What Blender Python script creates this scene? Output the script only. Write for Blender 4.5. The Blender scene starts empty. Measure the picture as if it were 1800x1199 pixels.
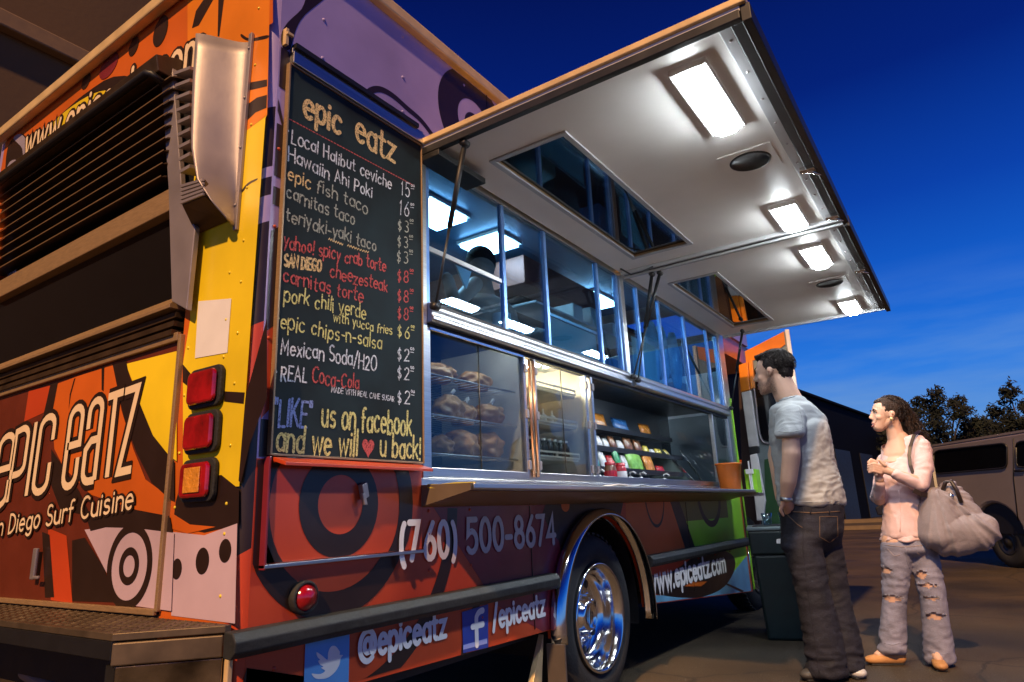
import bpy, bmesh, math, random
import numpy as np
from mathutils import Vector, Matrix, noise
random.seed(7)
scn = bpy.context.scene
col = scn.collection
PI = math.pi

# ---------------------------------------------------------------- camera
CAM = Vector((0.0, 0.0, 1.0))
YAW, PITCH, ROLL, FPX = -0.58838, 0.25519, -0.042412, 1170.42
fwd = Vector((math.sin(YAW)*math.cos(PITCH), math.cos(YAW)*math.cos(PITCH), math.sin(PITCH)))
r_ = Vector((math.cos(YAW), -math.sin(YAW), 0)); u_ = r_.cross(fwd)
RGT = math.cos(ROLL)*r_ + math.sin(ROLL)*u_
UPV = -math.sin(ROLL)*r_ + math.cos(ROLL)*u_
cd = bpy.data.cameras.new('camera'); cam = bpy.data.objects.new('camera', cd); col.objects.link(cam)
cam.matrix_world = Matrix(((RGT.x, UPV.x, -fwd.x, CAM.x), (RGT.y, UPV.y, -fwd.y, CAM.y), (RGT.z, UPV.z, -fwd.z, CAM.z), (0, 0, 0, 1)))
cd.sensor_width = 36.0; cd.lens = 36.0*FPX/1800.0; cd.clip_start = 0.05; cd.clip_end = 2000
scn.camera = cam

# ---------------------------------------------------------------- world: deep blue dusk sky, paler towards the horizon
w = bpy.data.worlds.new('World'); scn.world = w; w.use_nodes = True
nt = w.node_tree; N = nt.nodes; LK = nt.links
for n_ in list(N): N.remove(n_)
out = N.new('ShaderNodeOutputWorld'); bg = N.new('ShaderNodeBackground')
tc = N.new('ShaderNodeTexCoord'); sp = N.new('ShaderNodeSeparateXYZ')
LK.new(tc.outputs['Generated'], sp.inputs[0])
rp = N.new('ShaderNodeValToRGB'); LK.new(sp.outputs['Z'], rp.inputs[0])
cr = rp.color_ramp
stops = [(0.0, (.09, .25, .55)), (.10, (.07, .235, .62)), (.17, (.022, .17, .64)), (.26, (.007, .105, .54)), (.38, (.003, .046, .35)), (.52, (.0012, .014, .165)), (.70, (.0008, .005, .07)), (1.0, (.0006, .003, .045))]
while len(cr.elements) < len(stops): cr.elements.new(.5)
for e, (p_, c_) in zip(cr.elements, stops): e.position = p_; e.color = (*c_, 1)
mp = N.new('ShaderNodeMapping'); mp.inputs['Scale'].default_value = (2.2, 2.2, 13)
LK.new(tc.outputs['Generated'], mp.inputs[0])
nz = N.new('ShaderNodeTexNoise'); nz.inputs['Scale'].default_value = 1.6; nz.inputs['Detail'].default_value = 7; nz.inputs['Roughness'].default_value = .55
LK.new(mp.outputs[0], nz.inputs[0])
cl = N.new('ShaderNodeValToRGB'); cl.color_ramp.elements[0].position = .40; cl.color_ramp.elements[1].position = .72
LK.new(nz.outputs[0], cl.inputs[0])
hz = N.new('ShaderNodeMapRange'); hz.inputs[1].default_value = .30; hz.inputs[2].default_value = .08; hz.inputs[3].default_value = 0; hz.inputs[4].default_value = .8
LK.new(sp.outputs['Z'], hz.inputs[0])
mu = N.new('ShaderNodeMath'); mu.operation = 'MULTIPLY'; LK.new(cl.outputs[0], mu.inputs[0]); LK.new(hz.outputs[0], mu.inputs[1])
mx = N.new('ShaderNodeMixRGB'); mx.inputs[2].default_value = (.16, .30, .55, 1)
LK.new(mu.outputs[0], mx.inputs[0]); LK.new(rp.outputs[0], mx.inputs[1])
LK.new(mx.outputs[0], bg.inputs[0]); bg.inputs[1].default_value = 1.15
LK.new(bg.outputs[0], out.inputs[0])

# ---------------------------------------------------------------- the warm street lamp light, from behind and high
sd = bpy.data.lights.new('street_light', 'SUN'); sun = bpy.data.objects.new('street_light', sd); col.objects.link(sun)
SUNDIR = Vector((-.86, 2.75, -2.62)).normalized()
sun.rotation_mode = 'QUATERNION'; sun.rotation_quaternion = SUNDIR.to_track_quat('-Z', 'Y')
sd.color = (1.0, .59, .28); sd.energy = 4.7; sd.angle = math.radians(1.4)
vs = scn.view_settings; vs.view_transform = 'Standard'; vs.look = 'None'; vs.exposure = 0.0; vs.gamma = 1.0; vs.use_curve_mapping = False

# ---------------------------------------------------------------- helpers
FX = RGT; FY = -UPV
def ray(u, v): return RGT*((u-900)/FPX) - UPV*((v-599.5)/FPX) + fwd
def pX(u, v, X=-1.85): r = ray(u, v); return CAM + r*((X-CAM.x)/r.x)      # a point of the long side
def pY(u, v, Y=1.26): r = ray(u, v); return CAM + r*((Y-CAM.y)/r.y)        # a point of the rear
def pZ(u, v, z=0.0): r = ray(u, v); return CAM + r*((z-CAM.z)/r.z)         # a point of a level surface

def mat(name, c, rough=.5, metal=0.0, var=.12, nscale=9.0, bump=.0, bscale=60.0, spec=.5, emit=None, es=0.0, coat=0.0, streak=False):
    m = bpy.data.materials.new(name); m.use_nodes = True
    t = m.node_tree; b = t.nodes['Principled BSDF']
    b.inputs['Roughness'].default_value = rough; b.inputs['Metallic'].default_value = metal
    b.inputs['Specular IOR Level'].default_value = spec
    if coat: b.inputs['Coat Weight'].default_value = coat; b.inputs['Coat Roughness'].default_value = .12
    co = t.nodes.new('ShaderNodeTexCoord')
    n = t.nodes.new('ShaderNodeTexNoise'); n.inputs['Scale'].default_value = nscale; n.inputs['Detail'].default_value = 6
    if streak:
        mpn = t.nodes.new('ShaderNodeMapping'); mpn.inputs['Scale'].default_value = streak
        t.links.new(co.outputs['Object'], mpn.inputs[0]); t.links.new(mpn.outputs[0], n.inputs[0])
    else: t.links.new(co.outputs['Object'], n.inputs[0])
    r = t.nodes.new('ShaderNodeValToRGB')
    r.color_ramp.elements[0].position = .3; r.color_ramp.elements[1].position = .7
    r.color_ramp.elements[0].color = (*[x*(1-var) for x in c], 1); r.color_ramp.elements[1].color = (*[min(1, x*(1+var)) for x in c], 1)
    t.links.new(n.outputs[0], r.inputs[0]); t.links.new(r.outputs[0], b.inputs['Base Color'])
    rr = t.nodes.new('ShaderNodeMapRange'); rr.inputs[3].default_value = max(.02, rough*.8); rr.inputs[4].default_value = min(1, rough*1.25)
    t.links.new(n.outputs[0], rr.inputs[0]); t.links.new(rr.outputs[0], b.inputs['Roughness'])
    if bump:
        n2 = t.nodes.new('ShaderNodeTexNoise'); n2.inputs['Scale'].default_value = bscale; n2.inputs['Detail'].default_value = 5
        t.links.new(co.outputs['Object'], n2.inputs[0])
        bp = t.nodes.new('ShaderNodeBump'); bp.inputs['Strength'].default_value = bump; bp.inputs['Distance'].default_value = .01
        t.links.new(n2.outputs[0], bp.inputs['Height']); t.links.new(bp.outputs[0], b.inputs['Normal'])
    if emit: b.inputs['Emission Color'].default_value = (*emit, 1); b.inputs['Emission Strength'].default_value = es
    return m

def glass(name, tint, refl=1.0, rough=.02):
    m = bpy.data.materials.new(name); m.use_nodes = True
    t = m.node_tree
    for n in list(t.nodes): t.nodes.remove(n)
    o = t.nodes.new('ShaderNodeOutputMaterial'); mixn = t.nodes.new('ShaderNodeMixShader')
    tr = t.nodes.new('ShaderNodeBsdfTransparent'); tr.inputs[0].default_value = (*tint, 1)
    gl = t.nodes.new('ShaderNodeBsdfGlossy'); gl.inputs['Roughness'].default_value = rough; gl.inputs[0].default_value = (.9, .95, 1, 1)
    lw = t.nodes.new('ShaderNodeLayerWeight'); lw.inputs['Blend'].default_value = .5
    pw = t.nodes.new('ShaderNodeMath'); pw.operation = 'POWER'; pw.inputs[1].default_value = 4.0; t.links.new(lw.outputs['Facing'], pw.inputs[0])
    mm = t.nodes.new('ShaderNodeMath'); mm.operation = 'MULTIPLY_ADD'; mm.inputs[1].default_value = .55*refl; mm.inputs[2].default_value = .04*refl; mm.use_clamp = True
    t.links.new(pw.outputs[0], mm.inputs[0]); t.links.new(mm.outputs[0], mixn.inputs[0])
    t.links.new(tr.outputs[0], mixn.inputs[1]); t.links.new(gl.outputs[0], mixn.inputs[2]); t.links.new(mixn.outputs[0], o.inputs[0])
    return m

class MB:
    def __init__(s): s.v = []; s.f = []; s.m = []; s.sm = []
    def add(s, vs_, fs, mi=0, smooth=False):
        b = len(s.v); s.v += [tuple(x) for x in vs_]
        for f in fs: s.f.append([b+i for i in f]); s.m.append(mi); s.sm.append(smooth)
    def box(s, x0, x1, y0, y1, z0, z1, mi=0):
        s.add([(x0,y0,z0),(x1,y0,z0),(x1,y1,z0),(x0,y1,z0),(x0,y0,z1),(x1,y0,z1),(x1,y1,z1),(x0,y1,z1)],
              [(0,3,2,1),(4,5,6,7),(0,1,5,4),(1,2,6,5),(2,3,7,6),(3,0,4,7)], mi)
    def obox(s, c, ax, ay, az, mi=0):      # centre and three half-axis vectors
        c, ax, ay, az = Vector(c), Vector(ax), Vector(ay), Vector(az)
        s.add([c-ax-ay-az, c+ax-ay-az, c+ax+ay-az, c-ax+ay-az, c-ax-ay+az, c+ax-ay+az, c+ax+ay+az, c-ax+ay+az],
              [(0,3,2,1),(4,5,6,7),(0,1,5,4),(1,2,6,5),(2,3,7,6),(3,0,4,7)], mi)
    def bar(s, a, b, w_, h_, up=(0,0,1), mi=0):
        a, b = Vector(a), Vector(b); d = (b-a); L = d.length; d.normalize()
        x = d.cross(Vector(up)).normalized(); z = x.cross(d)
        s.obox((a+b)/2, d*L/2, x*w_/2, z*h_/2, mi)
    def tube(s, pts, r, n=10, mi=0, cap=True):
        pts = [Vector(p) for p in pts]; rings = []
        pr = None
        for i, p in enumerate(pts):
            d = (pts[min(i+1, len(pts)-1)] - pts[max(i-1, 0)]).normalized()
            if pr is None: pr = d.orthogonal().normalized()
            pr = (pr - d*pr.dot(d)).normalized(); q = d.cross(pr)
            ri = r[i] if isinstance(r, (list, tuple)) else r
            rings.append([p + (pr*math.cos(2*PI*k/n) + q*math.sin(2*PI*k/n))*ri for k in range(n)])
        vs_ = [x for rg in rings for x in rg]; fs = []
        for i in range(len(pts)-1):
            for k in range(n): fs.append((i*n+k, i*n+(k+1)%n, (i+1)*n+(k+1)%n, (i+1)*n+k))
        s.add(vs_, fs, mi, True)
        if cap: s.add(rings[0], [tuple(reversed(range(n)))], mi); s.add(rings[-1], [tuple(range(n))], mi)
    def lathe(s, prof, c, axis, n=40, mi=0, a0=0, a1=2*PI):     # prof: (radius, offset along axis)
        c = Vector(c); ax = Vector(axis).normalized(); p = ax.orthogonal().normalized(); q = ax.cross(p)
        if abs(ax.x) > .9: p = Vector((0,1,0)); q = Vector((0,0,1))
        full = abs(a1-a0) > 6.28; m = n if full else n+1; vs_ = []
        for (r, o) in prof:
            for k in range(m):
                a = a0+(a1-a0)*k/n; vs_.append(c + ax*o + (p*math.cos(a)+q*math.sin(a))*r)
        fs = []
        for i in range(len(prof)-1):
            for k in range(n): fs.append((i*m+k, i*m+(k+1)%m, (i+1)*m+(k+1)%m, (i+1)*m+k))
        s.add(vs_, fs, mi, True)
    def prism(s, pts, d, mi=0):               # closed polygon swept along d
        pts = [Vector(p) for p in pts]; d = Vector(d); n = len(pts)
        s.add(pts + [p+d for p in pts], [tuple(reversed(range(n))), tuple(range(n, 2*n))] + [(i, (i+1)%n, n+(i+1)%n, n+i) for i in range(n)], mi)
    def poly(s, pts, mi=0): s.add(pts, [tuple(range(len(pts)))], mi)
    def build(s, name, mats, parent=None, bevel=0, bm=None, **props):
        me = bpy.data.meshes.new(name); me.from_pydata(s.v, [], s.f)
        if not isinstance(mats, (list, tuple)): mats = [mats]
        for m in mats: me.materials.append(m)
        for p, mi, sm in zip(me.polygons, s.m, s.sm): p.material_index = mi; p.use_smooth = sm
        me.update()
        b = bmesh.new(); b.from_mesh(me); bmesh.ops.remove_doubles(b, verts=b.verts, dist=1e-6) if len(s.v) < 20000 else None
        bmesh.ops.recalc_face_normals(b, faces=b.faces); b.to_mesh(me); b.free()
        o = bpy.data.objects.new(name, me); col.objects.link(o)
        if parent: attach(o, parent)
        if bevel:
            md = o.modifiers.new('bevel', 'BEVEL'); md.width = bevel; md.segments = 2; md.limit_method = 'ANGLE'
        for k, v in props.items(): o[k] = v
        return o
def wloc(o):
    l = Vector(o.location)
    while o.parent: o = o.parent; l += o.location
    return l
def attach(o, parent): o.parent = parent; o.location = -wloc(parent)
def thing(name, loc, label, cat, group=None):
    o = bpy.data.objects.new(name, None); col.objects.link(o); o.location = loc; o['label'] = label; o['category'] = cat
    if group: o['group'] = group
    return o
def tag(o, label, cat, group=None):
    o['label'] = label; o['category'] = cat
    if group: o['group'] = group
    return o
def copy_thing(r, delta, label=None, group=None):
    c = r.copy(); col.objects.link(c); c.location = r.location + Vector(delta)
    if label: c['label'] = label
    if group: c['group'] = group
    for ch in list(r.children):
        d = ch.copy(); col.objects.link(d); d.parent = c
        for g in list(ch.children):
            e = g.copy(); col.objects.link(e); e.parent = d
    return c

# ---------------------------------------------------------------- stroke lettering
def arc(cx, cy, rx, ry, a0, a1, n=10): return [(cx+rx*math.cos(math.radians(a0+(a1-a0)*i/n)), cy+ry*math.sin(math.radians(a0+(a1-a0)*i/n))) for i in range(n+1)]
O_ = arc(.23, .31, .23, .31, 0, 360, 16)
G = {
 'a': (.46, [arc(.23,.3,.23,.3,40,320,14), [(.46,.62),(.46,0)]]), 'b': (.46, [[(0,1),(0,0)], arc(.23,.3,.23,.3,140,-140,14)]),
 'c': (.44, [arc(.24,.31,.24,.31,45,315,12)]), 'd': (.46, [arc(.23,.3,.23,.3,40,320,14), [(.46,1),(.46,0)]]),
 'e': (.46, [[(.02,.33),(.46,.33)]+arc(.23,.31,.23,.31,5,310,14)]), 'f': (.32, [arc(.26,.8,.16,.2,60,180,6)+[(.1,0)], [(0,.6),(.28,.6)]]),
 'g': (.46, [arc(.23,.32,.23,.3,40,320,14), [(.46,.62),(.46,-.1)]+arc(.24,-.1,.22,.2,0,-150,7)]), 'h': (.44, [[(0,1),(0,0)], arc(.22,.38,.22,.24,170,0,8)+[(.44,0)]]),
 'i': (.05, [[(.02,.62),(.02,0)], [(.02,.83),(.02,.87)]]), 'k': (.42, [[(0,1),(0,0)], [(.4,.62),(.03,.26)], [(.14,.36),(.42,0)]]),
 'l': (.05, [[(.02,1),(.02,0)]]), 'm': (.74, [[(0,.62),(0,0)], arc(.185,.4,.185,.22,170,0,7)+[(.37,0)], arc(.555,.4,.185,.22,170,0,7)+[(.74,0)]]),
 'n': (.44, [[(0,.62),(0,0)], arc(.22,.38,.22,.24,170,0,8)+[(.44,0)]]), 'o': (.46, [O_]), 'p': (.46, [[(0,.62),(0,-.3)], arc(.23,.31,.23,.31,140,-140,14)]),
 'r': (.3, [[(0,.62),(0,0)], arc(.2,.4,.2,.22,170,50,5)]), 's': (.4, [arc(.2,.465,.18,.155,40,250,8)+arc(.2,.155,.19,.155,70,-140,8)]),
 't': (.34, [[(.13,.9),(.13,.14)]+arc(.27,.14,.14,.14,180,290,5), [(0,.62),(.32,.62)]]), 'u': (.44, [[(0,.62),(0,.24)]+arc(.22,.24,.22,.24,180,350,8), [(.44,.62),(.44,0)]]),
 'v': (.42, [[(0,.62),(.21,0),(.42,.62)]]), 'w': (.66, [[(0,.62),(.16,0),(.33,.56),(.5,0),(.66,.62)]]), 'x': (.4, [[(0,.62),(.4,0)], [(.4,.62),(0,0)]]),
 'y': (.42, [[(0,.62),(.22,.03)], [(.42,.62),(.12,-.3)]]), 'z': (.4, [[(0,.6),(.4,.6),(0,0),(.42,0)]]),
 'A': (.6, [[(0,0),(.3,1),(.6,0)], [(.1,.35),(.5,.35)]]), 'C': (.6, [arc(.34,.5,.34,.5,50,310,14)]), 'D': (.56, [[(0,0),(0,1)]+arc(.1,.5,.46,.5,90,-90,12)+[(0,0)]]),
 'E': (.46, [[(.46,1),(0,1),(0,0),(.46,0)], [(0,.52),(.4,.52)]]), 'F': (.44, [[(.44,1),(0,1),(0,0)], [(0,.52),(.38,.52)]]), 'G': (.6, [arc(.34,.5,.34,.5,50,340,14)+[(.36,.42)]]),
 'H': (.54, [[(0,0),(0,1)], [(.54,0),(.54,1)], [(0,.52),(.54,.52)]]), 'I': (.05, [[(.02,0),(.02,1)]]), 'K': (.5, [[(0,0),(0,1)], [(.48,1),(0,.42)], [(.14,.58),(.5,0)]]),
 'L': (.42, [[(0,1),(0,0),(.42,0)]]), 'M': (.66, [[(0,0),(.05,1),(.33,.3),(.61,1),(.66,0)]]), 'N': (.54, [[(0,0),(0,1),(.54,0),(.54,1)]]), 'O': (.62, [arc(.31,.5,.31,.5,0,360,20)]),
 'P': (.48, [[(0,0),(0,1)]+arc(.2,.74,.28,.26,90,-90,9)+[(0,.48)]]), 'R': (.5, [[(0,0),(0,1)]+arc(.2,.74,.28,.26,90,-90,9)+[(0,.48)], [(.2,.48),(.5,0)]]),
 'S': (.48, [arc(.24,.75,.22,.25,40,255,9)+arc(.24,.25,.24,.25,75,-145,9)]), 'T': (.56, [[(0,1),(.56,1)], [(.28,1),(.28,0)]]), 'U': (.54, [[(0,1),(0,.3)]+arc(.27,.3,.27,.3,180,360,9)+[(.54,1)]]),
 'W': (.8, [[(0,1),(.2,0),(.4,.9),(.6,0),(.8,1)]]),
 '0': (.46, [arc(.23,.5,.23,.5,0,360,18)]), '1': (.12, [[(0,.8),(.1,1),(.1,0)]]), '2': (.46, [arc(.23,.74,.22,.26,160,-30,9)+[(0,0),(.46,0)]]), '3': (.44, [arc(.2,.76,.2,.24,130,-80,8)+arc(.2,.26,.23,.26,80,-130,9)]),
 '4': (.5, [[(.38,0),(.38,1),(0,.28),(.5,.28)]]), '5': (.44, [[(.42,1),(.06,1),(.03,.55)]+arc(.2,.32,.24,.32,110,-140,10)]), '6': (.46, [[(.36,1),(.06,.5)]+arc(.23,.29,.22,.29,150,-210,14)]),
 '7': (.44, [[(0,1),(.44,1),(.12,0)]]), '8': (.46, [arc(.23,.76,.19,.24,-90,270,14), arc(.23,.26,.23,.26,90,450,14)]),
 '.': (.06, [[(.02,.0),(.02,.04)]]), '-': (.3, [[(0,.36),(.28,.36)]]), '/': (.36, [[(0,-.12),(.34,1.05)]]), '!': (.06, [[(.03,1),(.03,.28)], [(.03,.0),(.03,.04)]]),
 '(': (.2, [arc(.3,.4,.28,.65,120,240,8)]), ')': (.2, [arc(-.1,.4,.28,.65,60,-60,8)]), '@': (.9, [arc(.43,.36,.19,.22,0,360,14), [(.62,.6),(.62,.2)]+arc(.73,.24,.11,.14,200,340,5)+arc(.42,.36,.45,.5,-5,305,22)]),
 '$': (.36, [arc(.18,.65,.15,.2,40,255,7)+arc(.18,.25,.16,.2,75,-145,7), [(.18,1),(.18,-.1)]]), '"': (.16, [[(.0,1),(.02,.8)], [(.14,1),(.14,.8)]]), '*': (.1, [[(.03,.3),(.03,.36)]]),
 'F_': (.4, [arc(.34,.78,.2,.22,80,180,6)+[(.14,0)], [(0,.58),(.36,.58)]]),
}
def strip(mb, pts, hw, mi=0, caps=True):
    """flat ribbon along 3D-mapped 2D points; pts is a list of (x,y) and the map is applied by the caller"""
    P = [Vector((p[0], p[1])) for p in pts]
    Q = [P[0]]
    for p in P[1:]:
        if (p-Q[-1]).length > 1e-5: Q.append(p)
    P = Q
    if len(P) < 2: return [], []
    closed = (P[0]-P[-1]).length < 1e-4
    if closed: P = P[:-1]
    n = len(P); L = []; R = []
    for i in range(n):
        a = P[(i-1) % n] if (closed or i > 0) else None; b = P[(i+1) % n] if (closed or i < n-1) else None
        d1 = (P[i]-a).normalized() if a is not None else None; d2 = (b-P[i]).normalized() if b is not None else None
        if d1 is None: d1 = d2
        if d2 is None: d2 = d1
        t = d1+d2
        if t.length < 1e-3: t = Vector((-d1.y, d1.x))
        t.normalize(); nn = Vector((-t.y, t.x)); c = max(.45, nn.dot(Vector((-d1.y, d1.x))))
        L.append(P[i]+nn*hw/c); R.append(P[i]-nn*hw/c)
    vs_ = L+R; fs = []
    for i in range(n if closed else n-1):
        j = (i+1) % n; fs.append((i, j, n+j, n+i))
    if caps and not closed:
        for idx, other in ((0, 1), (n-1, n-2)):
            d = (P[idx]-P[other]).normalized(); nn = Vector((-d.y, d.x)); b0 = len(vs_)
            arcp = [P[idx]+(nn*math.cos(a)+d*math.sin(a))*hw for a in [PI*k/6 for k in range(1, 6)]]
            vs_ += arcp
            s0, s1 = (L[idx], R[idx])
            # ribbon side vertices in the order met by the half circle
            if (L[idx]-(P[idx]+nn*hw)).length < (R[idx]-(P[idx]+nn*hw)).length: first, last = idx, n+idx
            else: first, last = n+idx, idx
            fs.append(tuple([first]+list(range(b0, b0+5))+[last]))
    return vs_, fs
def write(mb, s, P0, P1, up, h, hw, off=(0,0,0), jit=0.0, mi=0, slant=0.0, gap=.2, rnd=None, taper=1.0, widths=None):
    """letters from P0 to P1 (baseline), cap height h, in the plane of (P1-P0, up)"""
    P0, P1, up, off = Vector(P0), Vector(P1), Vector(up).normalized(), Vector(off)
    rnd = rnd or random.Random(len(s)*7+int(abs(P0.y*1000)))
    seq = []; x = 0
    for ch in s:
        if ch == ' ': x += .42; continue
        wd, st = G[ch]; seq.append((x, wd, st)); x += wd+gap
    tot = max(x-gap, .05); D = P1-P0; sxx = D.length/tot; ux = D.normalized(); k = 0
    nrm = ux.cross(up).normalized()
    for (x, wd, st) in seq:
        dy = rnd.uniform(-1, 1)*jit; sc = 1+rnd.uniform(-1, 1)*jit; rot = rnd.uniform(-1, 1)*jit*.8
        for pl in st:
            k += 1
            q = []
            for (a, b) in pl:
                a2 = a-wd/2; aa = (a2*math.cos(rot)-b*math.sin(rot))*sc+wd/2; bb = (a2*math.sin(rot)+b*math.cos(rot))*sc+dy
                q.append(((x+aa)*sxx+slant*bb*h, bb*h))
            vs_, fs = strip(mb, q, hw)
            if vs_: m_ = len(vs_)//2; mb.add([P0+ux*v.x+up*v.y+off+nrm*(.00025*(k % 4)+.00007*(i_ % max(m_, 1))) for i_, v in enumerate(vs_)], fs, mi)
    return tot

# ---------------------------------------------------------------- materials
M = {}
M['brown'] = mat('dark_brown_vinyl', (.022, .010, .006), .38, coat=.25, bump=.22, bscale=3.2)
M['rust'] = mat('rust_red_vinyl', (.52, .058, .012), .36, coat=.3, bump=.22, bscale=3.2, var=.17, nscale=2.2)
M['maroon'] = mat('maroon_vinyl', (.20, .018, .03), .36, coat=.3, bump=.22, bscale=3.2)
M['orange'] = mat('orange_vinyl', (.80, .23, .012), .36, coat=.3, bump=.22, bscale=3.2, var=.17, nscale=2.2)
M['dorange'] = mat('burnt_orange_vinyl', (.60, .12, .010), .38, coat=.25, bump=.22, bscale=3.2, var=.17, nscale=2.2)
M['yellow'] = mat('yellow_vinyl', (.84, .62, .015), .36, coat=.3, bump=.22, bscale=3.2, var=.17, nscale=2.2)
M['mauve'] = mat('mauve_vinyl', (.37, .30, .60), .4, coat=.25, bump=.22, bscale=3.2, var=.17, nscale=2.2)
M['pink'] = mat('pale_pink_vinyl', (.56, .42, .50), .42, coat=.2, bump=.22, bscale=3.2, var=.17, nscale=2.2)
M['green'] = mat('lime_green_vinyl', (.34, .76, .03), .38, coat=.3, bump=.22, bscale=3.2, var=.17, nscale=2.2)
M['shaded_lime'] = mat('shaded_lime_vinyl', (.16, .15, .02), .4, coat=.2, bump=.22, bscale=3.2)
M['lblue'] = mat('pale_blue_vinyl', (.16, .42, .62), .4, coat=.2, bump=.22, bscale=3.2)
M['lilac'] = mat('grey_lilac_vinyl', (.30, .27, .36), .42, bump=.22, bscale=3.2)
M['cream'] = mat('cream_vinyl', (.85, .66, .42), .4, var=.04)
M['white'] = mat('white_vinyl', (.82, .80, .78), .4, var=.04)
M['silver'] = mat('grey_and_shaded_white_vinyl', (.50, .48, .46), .35, var=.12)
M['twblue'] = mat('sky_blue_sticker', (.10, .32, .70), .4, var=.05)
M['fbblue'] = mat('navy_blue_sticker', (.03, .06, .35), .4, var=.05)
M['fblight'] = mat('pale_blue_sticker', (.35, .40, .75), .4, var=.05)
M['steel'] = mat('brushed_stainless_steel', (.56, .57, .58), .30, 1.0, .14, 6, streak=(1, 1, 60), bump=.05, bscale=120)
M['steelh'] = mat('brushed_steel_lengthwise', (.58, .58, .58), .30, 1.0, .07, 5, streak=(30, .4, 30))
M['alu'] = mat('bare_aluminium', (.34, .30, .30), .5, .6, .12, 5, bump=.06, bscale=25)
M['gold'] = mat('cream_painted_trim', (.72, .52, .26), .4, .2)
M['chrome'] = mat('polished_chrome', (.78, .78, .78), .11, 1.0, .05, 4, bump=.02, bscale=8)
M['dmetal'] = mat('dark_grey_metal', (.05, .05, .05), .4, .7)
M['black'] = mat('matt_black_paint', (.008, .008, .009), .5)
M['void'] = mat('black_glass', (.004, .004, .005), .08)
M['rubber'] = mat('black_rubber', (.018, .018, .017), .7, bump=.3, bscale=90)
M['rail'] = mat('worn_black_rubber_rail', (.022, .024, .022), .55, var=.4, nscale=12, bump=.25, bscale=40)
M['red'] = mat('red_lens', (.30, .004, .008), .15, coat=.9, var=.45, nscale=16, bump=.12, bscale=50)
M['amber'] = mat('amber_lens', (.70, .28, .03), .2, coat=.6, var=.2, nscale=40, bump=.5, bscale=90)
M['panelw'] = mat('off_white_painted_panel', (.78, .74, .70), .42, var=.08, nscale=1.8, bump=.03, bscale=4)
M['board'] = mat('blackboard', (.010, .020, .024), .75, spec=.25, var=.7, nscale=3.5)
M['grease'] = mat('dark_brown_louvre_metal', (.085, .052, .026), .42, .6, .3, 10)
M['stepm'] = mat('worn_tread_plate', (.13, .095, .06), .5, .6, .3, 12)
M['trim'] = mat('satin_aluminium_trim', (.46, .46, .47), .5, .35, .08, 5)
M['lip'] = mat('slat_edge_highlight', (.22, .14, .07), .5, .4)  # thin highlight along the slat edges, put into the colour
M['barm'] = mat('tan_painted_rail', (.34, .22, .11), .42, .3, .2, 14, streak=(2, 30, 30))
def chalk(n, c):
    m = mat(n, c, .9, var=.1, nscale=150, spec=.1)
    r = [x for x in m.node_tree.nodes if x.type == 'VALTORGB'][0].color_ramp
    r.elements[0].position = .38; r.elements[0].color = (*[x*.30 for x in c], 1); r.elements[1].position = .50; r.elements[1].color = (*c, 1)
    return m
M['cw'] = chalk('white_chalk', (.72, .74, .76)); M['cy'] = chalk('yellow_chalk', (.75, .68, .26)); M['co'] = chalk('cream_chalk', (.80, .56, .26))
M['cg'] = chalk('grey_green_chalk', (.42, .42, .34)); M['cr'] = chalk('red_chalk', (.60, .12, .11)); M['cb'] = chalk('blue_chalk', (.26, .33, .62))
M['glass'] = glass('blue_tinted_window_glass', (.48, .70, .84), 1.0)
M['glassd'] = glass('display_case_glass', (.70, .75, .77), 1.1)
M['glassk'] = glass('dark_tinted_canopy_glass', (.04, .07, .16), 2.4)
M['lamp'] = mat('lit_fluorescent_diffuser', (.9, .9, .9), .4, emit=(.86, .95, 1.0), es=115.0)
M['lampi'] = mat('lit_interior_ceiling_light', (.9, .9, .9), .4, emit=(.75, .90, 1.0), es=32.0)
M['lampw'] = mat('lit_display_case_bulb', (.9, .9, .9), .4, emit=(1.0, .80, .50), es=200.0)
M['wallin'] = mat('interior_steel_lining', (.40, .43, .46), .35, .6, .15, 3)
M['trayw'] = mat('cream_plastic_tray', (.76, .70, .60), .5)
M['skin'] = mat('skin', (.50, .27, .18), .5, var=.08, nscale=8, spec=.4)

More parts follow.
